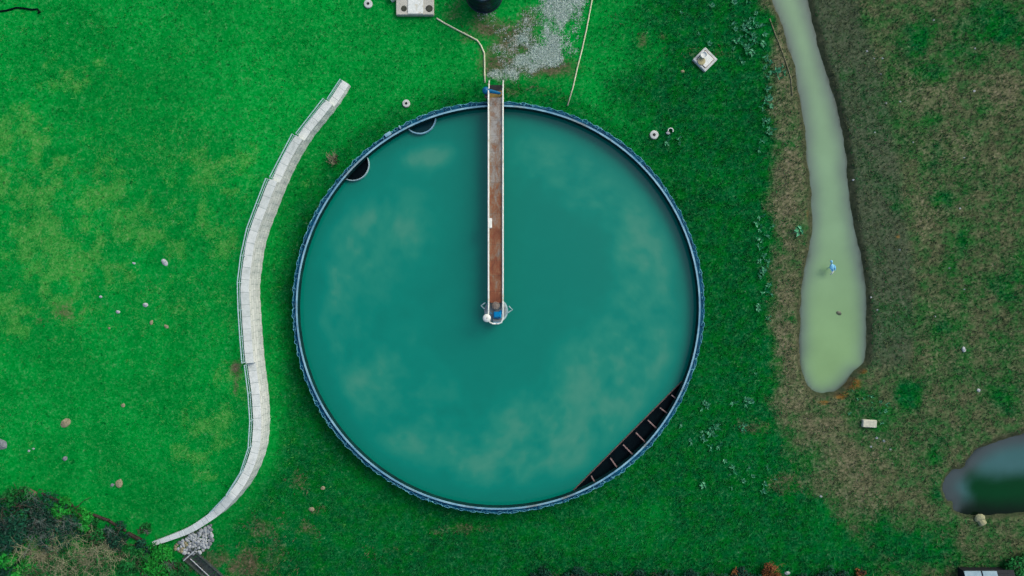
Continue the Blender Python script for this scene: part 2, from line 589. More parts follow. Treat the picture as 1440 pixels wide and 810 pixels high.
dry_c2 = grassy(alb(32, 76, 38), alb(56, 100, 54), alb(90, 126, 78), .8)
dry_c = mixc(nt, sstep(nt, f1, .42, .62), dry_c, dry_c2)
dry_l = grassy(alb(86, 86, 62), alb(112, 110, 84), alb(150, 144, 116), .8)
tanF = math_n(nt, 'ADD', aB.outputs['Alpha'], math_n(nt, 'MULTIPLY', ffc, .8))
dry_c = mixc(nt, math_n(nt, 'MULTIPLY', sstep(nt, tanF, .55, 1.0), .9), dry_c, dry_l)
dry_d = grassy(alb(50, 62, 46), alb(76, 88, 68), alb(102, 114, 90), .8)
dry_c = mixc(nt, math_n(nt, 'MULTIPLY', sstep(nt, tanF, .4, .05), .9), dry_c, dry_d)
soil_c = grassy(alb(52, 54, 40), alb(86, 82, 62), alb(128, 116, 94), .62)
grav_c = grassy(alb(96, 124, 108), alb(158, 184, 170), alb(204, 220, 210), .62)
rust_c = grassy(alb(70, 58, 24), alb(118, 90, 44), alb(150, 122, 66))
bank_c = grassy(alb(40, 46, 34), alb(62, 68, 50), alb(90, 94, 72))
def over(col, fac, new, lo=.3, hi=.62, k=1.5):
    f = sstep(nt, math_n(nt, 'ADD', fac, math_n(nt, 'MULTIPLY', ffc, k)), lo, hi)
    return mixc(nt, f, col, new)
c = mixc(nt, sstep(nt, math_n(nt, 'ADD', lush_shadeF, math_n(nt, 'MULTIPLY', ffc, .5)), .0, .8), lawn, lush_shade_c)
yv = math_n(nt, 'ADD', yelF, math_n(nt, 'ADD', math_n(nt, 'MULTIPLY', ffc, 1.8), math_n(nt, 'MULTIPLY', math_n(nt, 'SUBTRACT', f5, .5), 3.2)))
c = mixc(nt, math_n(nt, 'MULTIPLY', sstep(nt, yv, .25, 1.25), .8), c, yel_c)
pit = math_n(nt, 'MULTIPLY', sstep(nt, f6, .3, .24), .6)
c = mixc(nt, pit, c, alb(0, 62, 24))
fleck = math_n(nt, 'MULTIPLY', sstep(nt, math_n(nt, 'ADD', math_n(nt, 'MULTIPLY', f5, .6), math_n(nt, 'MULTIPLY', f1, .4)), .6, .68), .5)
c = mixc(nt, fleck, c, alb(60, 168, 96))
c = over(c, dryF, dry_c, -.05, 1.0, 2.3)
c = over(c, soilF, soil_c, .25, 1.2, 2.4)
c = over(c, gravF, grav_c, .25, .8, 2.6)
c = over(c, rustF, rust_c, .42, .8, 1.2)
c = mixc(nt, math_n(nt, 'MULTIPLY', sstep(nt, math_n(nt, 'ADD', bankF, math_n(nt, 'MULTIPLY', ffc, .8)), .25, .9), .85), c, bank_c)
nt.links.new(c, bs.inputs['Base Color'])
bs.inputs['Roughness'].default_value = .95
bs.inputs['Specular IOR Level'].default_value = .0
bump(nt, bs, ff, .4, .05)

ny, nx = XX.shape
idx = np.arange(ny * nx).reshape(ny, nx)
gf = np.stack([idx[:-1, :-1], idx[:-1, 1:], idx[1:, 1:], idx[1:, :-1]], -1).reshape(-1, 4)
gv = np.stack([XX, YY, ZZ], -1).reshape(-1, 3)
ground = np_mesh('ground', gv, gf, m_ground, cols={'mixA': mixA, 'mixB': mixB}, smooth_s=True)
tag(ground, kind='structure')

# ------------------------------------------------------------------ stream and pond
def water_sheet(name, poly, m, colfun, st=.25, grow=.5, z=WATER_Z):
    xs = [p[0] for p in poly]; ys = [p[1] for p in poly]
    ax = np.arange(min(xs) - 1, max(xs) + 1, st); ay = np.arange(min(ys) - 1, max(ys) + 1, st)
    X, Y = np.meshgrid(ax, ay)
    D = sdf(X, Y, poly)
    keep = D > -grow
    id_ = np.full(X.shape, -1); id_[keep] = np.arange(keep.sum())
    q = np.stack([id_[:-1, :-1], id_[:-1, 1:], id_[1:, 1:], id_[1:, :-1]], -1).reshape(-1, 4)
    q = q[(q >= 0).all(1)]
    v = np.stack([X[keep], Y[keep], np.full(keep.sum(), z)], -1)
    a, b, b2 = (tuple(colfun(X[keep], Y[keep], D[keep])) + (np.zeros(int(keep.sum())),))[:3]
    o = np_mesh(name, v, q, m, cols={'wet': np.stack([a, b, b2, a * 0 + 1], -1)}, smooth_s=True)
    return tag(o, kind='structure')

def water_mat(name, shallow, deep, third, rough=.1, wav=.05, spec=.4, edge=(.002, .012, .006)):
    m, nt, bs = mat(name)
    a = attr_col(nt, 'wet')
    s = N(nt, 'ShaderNodeSeparateColor'); nt.links.new(a.outputs['Color'], s.inputs[0])
    f = noise(nt, .35, 4, .5)
    c = mixc(nt, s.outputs[0], shallow, deep)
    c = mixc(nt, s.outputs[1], c, third)
    c = mixc(nt, s.outputs[2], c, edge)
    c = mixc(nt, .3, c, ramp(nt, f, [(.3, (.7, .7, .7)), (.7, (1.2, 1.2, 1.2))]), 'MULTIPLY')
    bs.inputs['Specular IOR Level'].default_value = spec
    nt.links.new(c, bs.inputs['Base Color'])
    bs.inputs['Roughness'].default_value = rough
    bs.inputs['IOR'].default_value = 1.33
    w = noise(nt, 1.2, 3, .5)
    bump(nt, bs, w, wav, .02)
    return m

m_stream = water_mat('stream_water', alb(98, 116, 108), alb(126, 162, 124), alb(130, 168, 114), .12, .05, .3, alb(66, 76, 62))
def stream_cols(x, y, d):
    a = smooth(-.2, 1.5, d + .5 * fbm(x, y, 1.5, 41))
    b = smooth(8, -8, y) * a
    return a, b, smooth(.22, -.2, d + .35 * fbm(x, y, .8, 43))
water_sheet('stream', STREAM, m_stream, stream_cols)
m_pond = water_mat('pond_water', alb(70, 82, 84), alb(62, 104, 104), alb(0, 58, 26), .1, .05, .15, alb(10, 26, 16))
def pond_cols(x, y, d):
    px = 720 + x / sc(0); py = 405 - y / sc(0)
    a = smooth(.2, 1.6, d)
    b = smooth(650, 682, py + 14 * fbm(x, y, 2, 51)) * smooth(1345, 1380, px + 24 * fbm(x, y, 1.2, 52)) 
    e = smooth(1344, 1360, px + 16 * fbm(x, y, 1.0, 57))
    return a * (.35 + .65 * e), b * e, np.maximum(smooth(692, 726, py + 6 * fbm(x, y, 2, 59)) * e, .5 * smooth(.25, -.1, d))
water_sheet('pond', POND, m_pond, pond_cols)

# ------------------------------------------------------------------ materials for the built things
m_conc = simple('pale_concrete', alb(206, 212, 206), alb(172, 182, 176), 3, .85, stain=alb(150, 156, 148))
m_white = simple('white_paint', alb(232, 238, 230), alb(206, 216, 206), 5, .5, stain=alb(190, 186, 160))
m_cream = simple('cream_paint', alb(226, 228, 208), alb(196, 196, 172), 6, .55, stain=alb(160, 128, 92))
m_galv = simple('galvanised_steel', alb(176, 206, 208), alb(136, 172, 180), 8, .5, 0.0)
m_bluewall = simple('dark_blue_paint', alb(0, 56, 88), alb(0, 34, 58), 2.5, .6, stain=alb(4, 74, 104))
m_bluemid = simple('mid_blue_paint', alb(0, 86, 118), alb(0, 54, 82), 1.7, .7, stain=alb(0, 38, 66), spec=.1)
m_bluepale = simple('pale_blue_edge', alb(122, 200, 216), alb(26, 112, 150), 2.0, .7, spec=.1)
m_rim = simple('pale_rim', alb(140, 188, 202), alb(78, 136, 164), 1.0, .6, stain=alb(120, 130, 124))
m_blue = simple('bright_blue_paint', alb(0, 146, 204), alb(0, 116, 176), 6, .5, spec=.1)
m_bluedav = simple('glossy_blue_paint', alb(0, 108, 152), alb(0, 84, 126), 6, .3, spec=.2)
m_dark = simple('dark_steel', alb(30, 36, 38), alb(14, 18, 20), 5, .6)
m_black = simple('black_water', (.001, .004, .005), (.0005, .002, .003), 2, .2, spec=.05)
m_rustbeam = simple('brown_steel', alb(112, 96, 88), alb(72, 58, 52), 6, .7)
m_pink = simple('faded_beam', alb(158, 134, 128), alb(112, 92, 88), 6, .7)
m_stone = simple('pale_stone', alb(188, 196, 196), alb(120, 130, 134), 9, .9)
m_stone2 = simple('tan_stone', alb(158, 152, 122), alb(104, 104, 80), 9, .9)
m_stone3 = simple('grey_stone', alb(132, 140, 142), alb(82, 92, 100), 9, .9)
m_wood = simple('weathered_wood', alb(120, 104, 86), alb(70, 58, 48), 7, .85)
m_rust = simple('rusty_steel', alb(66, 54, 46), alb(34, 32, 28), 7, .85, stain=alb(30, 26, 22))
m_hose = simple('yellowed_pipe', alb(218, 222, 188), alb(178, 188, 146), 5, .6)
m_grey = simple('grey_metal', alb(150, 164, 164), alb(108, 122, 124), 6, .55, .2)
m_navy = simple('navy_plastic', alb(8, 30, 48), alb(4, 18, 32), 2.2, .35, stain=alb(30, 60, 78))
m_tan = simple('tan_cover', alb(176, 172, 128), alb(150, 146, 106), 8, .8)
m_red = simple('brown_edge', alb(120, 84, 66), alb(84, 64, 52), 8, .8)
m_sheet = simple('pale_sheet', alb(150, 178, 186), alb(128, 160, 170), 3, .4)
m_slate = simple('dark_cladding', alb(26, 34, 38), alb(12, 18, 22), 6, .7)

# wall blocks: courses along the wall
m_block, nt, bs = mat('concrete_blocks')
bs.inputs['Specular IOR Level'].default_value = .2
uvn = N(nt, 'ShaderNodeUVMap'); uvn.uv_map = 'UVMap'
br = N(nt, 'ShaderNodeTexBrick')
nt.links.new(uvn.outputs[0], br.inputs['Vector'])
br.inputs['Scale'].default_value = 1.0
br.inputs['Brick Width'].default_value = .9
br.inputs['Row Height'].default_value = .42
br.inputs['Mortar Size'].default_value = .018
br.inputs['Mortar Smooth'].default_value = .3
br.inputs['Color1'].default_value = (*alb(228, 236, 230), 1)
br.inputs['Color2'].default_value = (*alb(210, 220, 214), 1)
br.inputs['Mortar'].default_value = (*alb(150, 164, 158), 1)
fa = noise(nt, 2.2, 8, .7)
cc = mixc(nt, .8, br.outputs['Color'], ramp(nt, fa, [(.3, (.68, .70, .69)), (.55, (1, 1, 1))]), 'MULTIPLY')
fb = noise(nt, 14, 6, .7)
cc = mixc(nt, .35, cc, ramp(nt, fb, [(.35, (.62, .64, .63)), (.6, (1, 1, 1))]), 'MULTIPLY')
nt.links.new(cc, bs.inputs['Base Color'])
bs.inputs['Roughness'].default_value = .9
bump(nt, bs, br.outputs['Fac'], -.5, .03)

# ------------------------------------------------------------------ retaining wall with its handrails
wall_loc = P(366, 405)
wall = thing('retaining_wall', wall_loc, 'long curved pale concrete block retaining wall stepping along the lawn, railed on top', 'retaining wall')
def wall_at(s):
    for i in range(len(WF) - 1):
        if WF[i + 1][3] >= s:
            t = (s - WF[i][3]) / (WF[i + 1][3] - WF[i][3])
            p = WF[i][0].lerp(WF[i + 1][0], t)
            n = WF[i][2].lerp(WF[i + 1][2], t).normalized()
            return p, n
    return WF[-1][0], WF[-1][2]
def w_t(s):
    t = max(0.0, (s - S_F - 1.0) / (WLEN - S_F - 1.0))
    return W_T * (1 - .45 * t)
def wall_section(s0, s1, h0, h1):
    ss = [s0] + [f[3] for f in WF if s0 + .05 < f[3] < s1 - .05] + [s1]
    mb = MB(); uvs = []
    k = len(ss)
    prof_n = 8
    for s in ss:
        p, n = wall_at(s)
        h = h0 + (h1 - h0) * (s - s0) / (s1 - s0)
        jog = .018 * math.sin(s * 7.0) 
        row = [(0.0 + jog, -.25), (.05 + jog, h * .5), (.09, h - .1), (.05, h - .1), (.05, h - .005), (.06, h), (w_t(s) - .02, h), (w_t(s), h - .02), (w_t(s), -.25)]
        for off, z in row:
            mb.v.append((p.x + n.x * off, p.y + n.y * off, z))
        vc = .42 * math.floor(h / .42) + .21
        uvs += [(s, z) if q_ < 4 else (s + .3, vc) for q_, (off, z) in enumerate(row)]
    q = len(row)
    for i in range(k - 1):
        for j in range(q - 1):
            mb.f.append((i * q + j, i * q + j + 1, (i + 1) * q + j + 1, (i + 1) * q + j))
    mb.f.append(tuple(range(q - 1, -1, -1)))
    mb.f.append(tuple((k - 1) * q + j for j in range(q)))
    o = mb.build('wall_section', m_block, wall)
    uvl = o.data.uv_layers.new(name='UVMap')
    for l in o.data.loops:
        uvl.data[l.index].uv = uvs[l.vertex_index]
    return o
SECT = [(0, S_B, .55, .55), (S_B + .004, S_C, 1.1, 1.1), (S_C + .004, S_D, 1.6, 1.6), (S_D + .004, S_E, 2.15, 2.15),
        (S_E + .004, S_F, 1.75, 1.75), (S_F + .004, WLEN, 1.75, .4)]
for a in SECT:
    wall_section(*a)
S_G = s_at_px(318, 718)
RAIL = [(.1, S_B - .1, .55, .55, .62), (S_B + .1, S_C - .1, 1.1, 1.1, .75), (S_C + .1, S_D - .1, 1.6, 1.6, .8), (S_D + .1, S_E - .1, 2.15, 2.15, .8),
        (S_E + .1, S_F - .1, 1.75, 1.75, .8), (S_F + .1, S_G, 1.74, 1.74 - 1.35 * (S_G - S_F) / (WLEN - S_F), .75)]
for s0, s1, h0, h1, rh in RAIL:
    def rp(s, z):
        p, n = wall_at(s)
        h = h0 + (h1 - h0) * (s - s0) / (s1 - s0)
        return (p.x + n.x * (W_T - .07), p.y + n.y * (W_T - .07), h + z)
    ns = max(2, int((s1 - s0) / 1.9) + 1)
    st = [s0 + (s1 - s0) * i / (ns - 1) for i in range(ns)]
    fine = [s0 + (s1 - s0) * i / 40 for i in range(41)] if ns > 3 else st
    mb = MB()
    mb.tube([rp(s, rh) for s in st], .042, 6)
    for e in (st[0], st[-1]):
        p, n = wall_at(e)
    hr = mb.build('handrail', m_galv, wall)
    MB().tube([rp(s, rh * .5) for s in st], .026, 6).build('mid_rail', m_galv, hr)
    for s in st:
        MB().tube([rp(s, -.003), rp(s, rh)], .03, 6).build('post', m_galv, hr)

# ------------------------------------------------------------------ settling tank
TC = (-1.04, -1.45)
R_IN, R_OUT = 15.10, 15.22
RIM_Z, TW_Z = 1.55, .78
tank = thing('settling_tank', (TC[0], TC[1], 0), 'big round dark blue tank full of mottled teal water, crossed by a narrow bridge', 'tank')
NSEG = 240
MB().lathe((*TC, 0), [(R_IN, -.3), (R_OUT, -.3), (R_OUT, RIM_Z - .06), (R_IN, RIM_Z - .06)], NSEG, close_prof=True).build('wall', m_bluewall, tank)
MB().lathe((*TC, 0), [(R_IN - .004, RIM_Z - .07), (R_IN - .004, -.2)], NSEG).build('inner_lining', simple('algae_lining', alb(0, 56, 56), alb(0, 34, 36), 1.2, .6, stain=alb(0, 70, 62), spec=.15), tank)
MB().lathe((*TC, 0), [(0.01, -.2), (R_IN - .01, -.2)], 96).build('tank_floor', m_dark, tank)
rim = MB()
rim.lathe((*TC, 0), [(R_IN - .02, RIM_Z - .058), (R_OUT - .02, RIM_Z - .058), (R_OUT - .02, RIM_Z), (R_IN - .02, RIM_Z)], NSEG, close_prof=True)
rim.build('rim', m_rim, tank)
# stiffener ring with a wavy outer edge
prof_n = 900
ring = MB()
rj = random.Random(3)
jit = [rj.uniform(-1, 1) for _ in range(101)]
def wavy(a, amp=.11, ph=0.0):
    t = a / (2 * math.pi) * 98 + ph
    k = int(t) % 98
    fr = t - math.floor(t)
    saw = fr / .65 if fr < .65 else (1 - fr) / .35
    return amp * (saw ** 1.2) * (.75 + .35 * jit[k]) + .02 * math.sin(a * 391) + .03 * math.sin(a * 7 + 1)
vs = []; fs = []
for i in range(prof_n):
    a = 2 * math.pi * i / prof_n
    ro = 15.47 + wavy(a)
    for r, z in ((R_OUT + .002, 1.36), (ro - .03, 1.33), (ro, 1.28), (ro - .06, .95), (R_OUT + .002, .9)):
        vs.append((TC[0] + r * math.cos(a), TC[1] + r * math.sin(a), z))
for i in range(prof_n):
    j = (i + 1) % prof_n
    for k in range(4):
        fs.append((i * 5 + k, j * 5 + k, j * 5 + k + 1, i * 5 + k + 1)[::-1])
ring.add(vs, fs)
ring.build('stiffener_ring', m_bluemid, tank)
lac = MB()
for ph, amp, r0, rr, z in ((0, .12, 15.46, .02, 1.36), (.37, .17, 15.37, .012, 1.40)):
    path = []
    for i in range(prof_n):
        a = 2 * math.pi * i / prof_n
        r = r0 + wavy(a, amp, ph) + .025 * math.sin(a * 173 + ph * 9) * math.sin(a * 29)
        path.append((TC[0] + r * math.cos(a), TC[1] + r * math.sin(a), z + .03 * math.sin(a * 211 + ph)))
    lac.tube(path, rr, 4, closed=True)
lac.build('edge_lattice', m_bluepale, tank)
for i in range(90):
    a = rj.uniform(0, 2 * math.pi); b = a + rj.uniform(-.012, .012)
    r1 = rj.uniform(15.22, 15.36); r2 = rj.uniform(15.4, 15.6)
    MB().tube([(TC[0] + r1 * math.cos(a), TC[1] + r1 * math.sin(a), 1.41), (TC[0] + r2 * math.cos(b), TC[1] + r2 * math.sin(b), 1.36)], .02, 4).build('lattice_tie', m_bluepale, tank)
br0 = None
for i in range(49):
    a = 2 * math.pi * (i + .3) / 49
    mb = MB()
    if br0 is None:
        mb.box((R_OUT + .16, 0, 1.40), (.3, .05, .09)); mb.box((R_OUT + .02, 0, 1.1), (.04, .07, .6))
        br0 = mb.build('bracket', m_bluemid, None)
        br0.parent = tank; b = br0
    else:
        b = br0.copy(); COL.objects.link(b)
    b.location = (0, 0, 0)
    b.rotation_euler = (0, 0, a)

# water, with pale patches mixed into its colour
m_tw, nt, bs = mat('tank_water')
a = attr_col(nt, 'pale_mix')
s = N(nt, 'ShaderNodeSeparateColor'); nt.links.new(a.outputs['Color'], s.inputs[0])
fq = noise(nt, .18, 5, .55, dist=.4)
fw = noise(nt, .6, 5, .6, dist=.3)
mk = math_n(nt, 'ADD', s.outputs[0], math_n(nt, 'MULTIPLY', math_n(nt, 'SUBTRACT', fw, .5), .35))
c = ramp(nt, mk, [(0.0, alb(0, 122, 104)), (.22, alb(0, 128, 109)), (.6, alb(32, 135, 113)), (1.0, alb(66, 142, 118))])
nt.links.new(c, bs.inputs['Base Color'])
bs.inputs['Roughness'].default_value = .12
bs.inputs['IOR'].default_value = 1.33
bump(nt, bs, noise(nt, 2.4, 5, .6), .08, .02)
na, nr = 220, 90
ang = np.linspace(0, 2 * np.pi, na, endpoint=False)
rad = np.linspace(.0, R_IN - .006, nr) ; rad[0] = .02
AA, RR = np.meshgrid(ang, rad)
X = TC[0] + RR * np.cos(AA); Y = TC[1] + RR * np.sin(AA)
px = 720 + X / sc(TW_Z); py = 405 - Y / sc(TW_Z)
mk = np.zeros(X.shape)
for cx, cy, rx, ry, k in [(480, 350, 40, 60, .5), (460, 430, 30, 80, .5), (500, 520, 50, 60, .55), (560, 640, 50, 30, .5), (740, 660, 60, 40, .7), (820, 600, 60, 60, .6), (900, 520, 50, 60, .6), (930, 480, 30, 60, .6), (598, 215, 42, 26, .85), (560, 290, 70, 60, .45), (520, 330, 70, 60, .5), (580, 350, 40, 40, .45), (500, 400, 60, 60, .45), (560, 480, 60, 90, .35),
                          (740, 200, 40, 40, .4), (790, 230, 70, 50, .75), (850, 275, 55, 45, .85), (905, 345, 50, 70, .9), (930, 420, 30, 50, .5), (880, 450, 60, 70, .7), (840, 520, 70, 60, .75), (760, 600, 70, 60, .75),
                          (665, 635, 70, 50, .85), (590, 600, 60, 50, .6), (530, 560, 50, 60, .55), (800, 640, 50, 40, .5), (870, 580, 50, 40, .5), (690, 680, 60, 25, .5), (470, 470, 30, 60, .3), (640, 560, 120, 60, .4)]:
    wx = 34 * fbm(X, Y, 3.5, 71); wy = 34 * fbm(X, Y, 3.5, 75)
    d = np.hypot((px + wx - cx) / rx, (py + wy - cy) / ry)
    mk = 1 - (1 - mk) * (1 - .92 * k * smooth(1.6, 0, d))
mk = np.clip(mk * (1 + 1.5 * fbm(X, Y, 2.4, 81) + .9 * fbm(X, Y, .9, 85)) + .35 * fbm(X, Y, 5, 83) - .06, 0, 1)
mk = (.5 * smooth(.1, .95, mk) + .42 * mk) * smooth(15.0, 12.8, RR)
id_ = np.arange(nr * na).reshape(nr, na)
q = np.stack([id_[:-1], np.roll(id_[:-1], -1, 1), np.roll(id_[1:], -1, 1), id_[1:]], -1).reshape(-1, 4)[:, ::-1]
cols = np.stack([mk, mk * 0, mk * 0, mk * 0 + 1], -1).reshape(-1, 4)
np_mesh('water', np.stack([X, Y, np.full(X.shape, TW_Z)], -1).reshape(-1, 3), q, m_tw, tank, cols={'pale_mix': cols}, smooth_s=True)

# outlet trough cut off by a straight weir
def on_circle(p, r=R_IN - .01):
    v = Vector((p[0] - TC[0], p[1] - TC[1])).normalized() * r
    return (TC[0] + v.x, TC[1] + v.y)
e0 = on_circle(P(966, 538, .84)); e1 = on_circle(P(808, 695, .84))
a0 = math.atan2(e0[1] - TC[1], e0[0] - TC[0]); a1 = math.atan2(e1[1] - TC[1], e1[0] - TC[0])
arc = [(TC[0] + (R_IN - .012) * math.cos(a0 + (a1 - a0) * i / 30), TC[1] + (R_IN - .012) * math.sin(a0 + (a1 - a0) * i / 30)) for i in range(31)]
tr = MB()
dv = Vector((e1[0] - e0[0], e1[1] - e0[1])); ln = dv.length; dv.normalize()
nv = Vector((dv.y, -dv.x))
mid = ((e0[0] + e1[0]) / 2 , (e0[1] + e1[1]) / 2)
rz = math.atan2(dv.y, dv.x)
tr.box((mid[0], mid[1], .45), (ln - .1, .07, .78), rz)
trough = tr.build('weir_trough', m_rustbeam, tank)
n_ = len(arc)
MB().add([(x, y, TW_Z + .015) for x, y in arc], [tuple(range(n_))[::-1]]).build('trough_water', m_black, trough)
for (x0, y0), (x1, y1) in [((945, 556), (953, 563)), ((929, 574), (942, 584)), ((912, 591.5), (927, 606)), ((895, 609), (911, 625.5)), ((877, 626), (894, 643.5)), ((859, 645), (871, 662)), ((832, 670), (838.5, 681.5))]:
    p0 = Vector(P(x0, y0, 1.0)); p1 = Vector(P(x1, y1, 1.0))
    m_ = (p0 + p1) / 2; d_ = p1 - p0
    MB().box((m_.x, m_.y, 1.0), (d_.length + .12, .09, .09), math.atan2(d_.y, d_.x)).build('strut', m_pink, trough)
for i in range(7):                      # pale scum streaks clinging to the wall inside the trough
    pass
m_wellw = simple('well_water', alb(0, 56, 62), alb(0, 40, 48), 1.5, .2, spec=.15)
# two round baffle wells against the wall
for cx, cy, rp_, mm, th in ((590, 165, 23.3, m_rim, .085), (496, 231, 23, m_galv, .05)):
    cz = 1.05
    c_ = P(cx, cy, cz); rr = rp_ * sc(cz)
    D = math.hypot(c_[0] - TC[0], c_[1] - TC[1])
    dirc = math.atan2(c_[1] - TC[1], c_[0] - TC[0])
    cosb = (rr * rr + D * D - (R_IN - .03) ** 2) / (2 * rr * D)
    beta = math.acos(max(-1, min(1, -cosb)))
    aa0, aa1 = dirc + beta, dirc + 2 * math.pi - beta
    mb = MB().lathe((c_[0], c_[1], 0), [(rr - th, .1), (rr, .1), (rr, cz), (rr - th, cz)], 40, aa0, aa1, close_prof=True)
    well = mb.build('baffle_well', mm, tank)
    pts = [(c_[0] + (rr - th / 2) * math.cos(aa0 + (aa1 - aa0) * i / 40), c_[1] + (rr - th / 2) * math.sin(aa0 + (aa1 - aa0) * i / 40)) for i in range(41)]
    b0 = math.atan2(pts[-1][1] - TC[1], pts[-1][0] - TC[0]); b1 = math.atan2(pts[0][1] - TC[1], pts[0][0] - TC[0])
    pts += [(TC[0] + (R_IN - .012) * math.cos(b0 + (b1 - b0) * i / 12), TC[1] + (R_IN - .012) * math.sin(b0 + (b1 - b0) * i / 12)) for i in range(13)]
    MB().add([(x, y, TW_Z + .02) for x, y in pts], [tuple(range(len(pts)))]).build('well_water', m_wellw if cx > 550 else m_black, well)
# bright patch of equipment on the ring by the wells
for a_, w_ in ((122.5, .5), (118.6, .12)):
    a_ = R(a_)
    MB().box((TC[0] + 15.42 * math.cos(a_), TC[1] + 15.42 * math.sin(a_), 1.45), (.26, w_, .12), a_).build('clamp_plate', m_rim, tank)

# ------------------------------------------------------------------ bridge
BX0, BX1, DZ = -1.735, -.675, 1.72
BXC = (BX0 + BX1) / 2
BY0, BY1 = -2.1, 14.25
bridge = thing('access_bridge', (BXC, 14.3, 0), 'narrow rusty walkway bridge with cream railings running from the gravel to the tank centre', 'bridge')
m_deck, nt, bs = mat('rusty_deck')
tcd = N(nt, 'ShaderNodeTexCoord')
mp = N(nt, 'ShaderNodeMapping'); mp.inputs['Scale'].default_value = (1.6, .7, 1)
nt.links.new(tcd.outputs['Object'], mp.inputs['Vector'])
fa = noise(nt, 1.3, 9, .72, mp.outputs[0], .5)
fb = noise(nt, 7, 8, .75, tcd.outputs['Object'])
sep = N(nt, 'ShaderNodeSeparateXYZ'); nt.links.new(tcd.outputs['Object'], sep.inputs[0])
yg = N(nt, 'ShaderNodeMapRange'); nt.links.new(sep.outputs[1], yg.inputs[0])
yg.inputs[1].default_value = 0; yg.inputs[2].default_value = -16; yg.inputs[3].default_value = -.10; yg.inputs[4].default_value = .13
fac = math_n(nt, 'ADD', math_n(nt, 'ADD', math_n(nt, 'MULTIPLY', fa, .7), math_n(nt, 'MULTIPLY', fb, .3)), yg.outputs[0])
c = ramp(nt, fac, [(.36, alb(172, 172, 164)), (.45, alb(146, 132, 116)), (.52, alb(150, 106, 72)), (.6, alb(142, 78, 44)), (.74, alb(100, 58, 40))])
wv = N(nt, 'ShaderNodeTexWave', wave_type='BANDS', bands_direction='Y'); wv.inputs['Scale'].default_value = .27
nt.links.new(tcd.outputs['Object'], wv.inputs['Vector'])
c = mixc(nt, math_n(nt, 'MULTIPLY', sstep(nt, wv.outputs['Fac'], .99, 1.0), .3), c, alb(60, 46, 40))
nt.links.new(c, bs.inputs['Base Color'])
bs.inputs['Roughness'].default_value = .8
bump(nt, bs, fb, .4, .01)
MB().box((BXC, (BY0 + 1.0 + BY1) / 2, DZ - .03), (BX1 - BX0 - .04, BY1 - BY0 - 1.0, .06)).build('deck', m_deck, bridge)
for x in (BX0, BX1):
    MB().box((x, (BY0 + .6 + BY1 + .3) / 2, DZ - .12), (.10, BY1 - BY0 - .3, .34)).build('girder', m_cream, bridge)
RZ = DZ + .95
for sgn, x in ((-1, BX0), (1, BX1)):
    # top rail drops to the foot of the steps at the gravel end
    fl = -2.62
    if sgn < 0:
        top = [(x, 15.75, .95), (x, 15.0, 1.75), (x, 14.5, RZ), (x, fl + .35, RZ), (x + .10, fl + .1, RZ), (x + .32, fl, RZ), (BXC, fl, RZ)]
    else:
        top = [(x, 15.75, .95), (x, 15.0, 1.75), (x, 14.5, RZ), (x, fl + .35, RZ), (x - .10, fl + .1, RZ), (x - .32, fl, RZ), (BXC, fl, RZ)]
    o = MB().tube(top, .058, 8).build('handrail', m_white, bridge, smooth_s=True)
    MB().tube([(a, b, c - .45) for a, b, c in top[1:]], .03, 6).build('mid_rail', m_white, o)
    MB().box((x - sgn * 0.0, (BY0 + BY1) / 2, DZ + .12), (.035, BY1 - BY0, .14)).build('toe_board', m_cream, o)
    yy = 14.4
    while yy > fl:
        MB().box((x, yy, DZ + .47), (.06, .06, .95)).build('post', m_cream, o)
        yy -= 1.66
    MB().tube([(x, 15.7, 0), (x, 15.7, .98)], .03, 6).build('post', m_white, o)
# steps down to the gravel
m_yel = simple('yellow_tread', alb(150, 128, 62), alb(108, 100, 58), 7, .8)
for k in range(4):
    MB().box((BXC, 14.32 + .16 + k * .34, DZ - .32 - k * .4), (BX1 - BX0 - .12, .27, .05)).build('tread', m_yel if k < 2 else m_dark, bridge)
for x in (BX0 + .03, BX1 - .03):
    MB().tube([(x, 14.3, DZ - .1), (x, 15.72, .05)], .05, 4).build('stringer', m_dark, bridge)
# column under the tank end
cxc, cyc = P(697, 437, 1.7)[:2]
MB().lathe((cxc, cyc, 0), [(.34, -.2), (.34, 1.38)], 24).build('centre_column', m_grey, bridge)

# drive unit at the centre
dr = thing('drive_unit', (cxc, cyc, 1.4), 'round grey turntable with bright blue gearbox at the water end of the bridge', 'machine')
MB().lathe((cxc, cyc, 1.39), [(.01, .0), (.86, .0), (.86, .07), (.72, .10), (.3, .10), (.01, .10)], 40).build('turntable', m_grey, dr)
mb = MB(); mb.lathe((cxc, cyc, 1.44), [(.80, 0), (.93, 0), (.93, .03), (.80, .03)], 40, R(-60), R(75), close_prof=True)
mb.build('edge_guard', m_galv, dr)
mc = P(697, 430, 2.0)
MB().lathe((mc[0], mc[1], 1.49), [(.30, 0), (.30, .38), (.26, .44), (.2, .44), (.18, .50), (.01, .52)], 28).build('motor', simple('motor_grey', alb(150, 142, 130), alb(112, 98, 88), 6, .6), dr)
gc = P(699.5, 443, 1.9)
g = MB().box((gc[0], gc[1], 1.69), (.58, .5, .4), 0, bevel=.05)
g.box((gc[0] + .26, gc[1] + .2, 1.62), (.22, .3, .26), 0, bevel=.04)
gear = g.build('gearbox', m_blue, dr)
for k in range(4):
    MB().lathe((gc[0] - .16 + .11 * k, gc[1] - .16, 1.89), [(.035, 0), (.035, .03), (.005, .04)], 8).build('bolt', m_dark, gear)
MB().box((gc[0] - .02, gc[1] - .42, 1.62), (.66, .2, .12), 0, bevel=.03).build('base_frame', m_grey, dr)
MB().box((gc[0] + .02, gc[1] - .56, 1.74), (.7, .1, .05)).build('cable_tray', m_rim, dr)
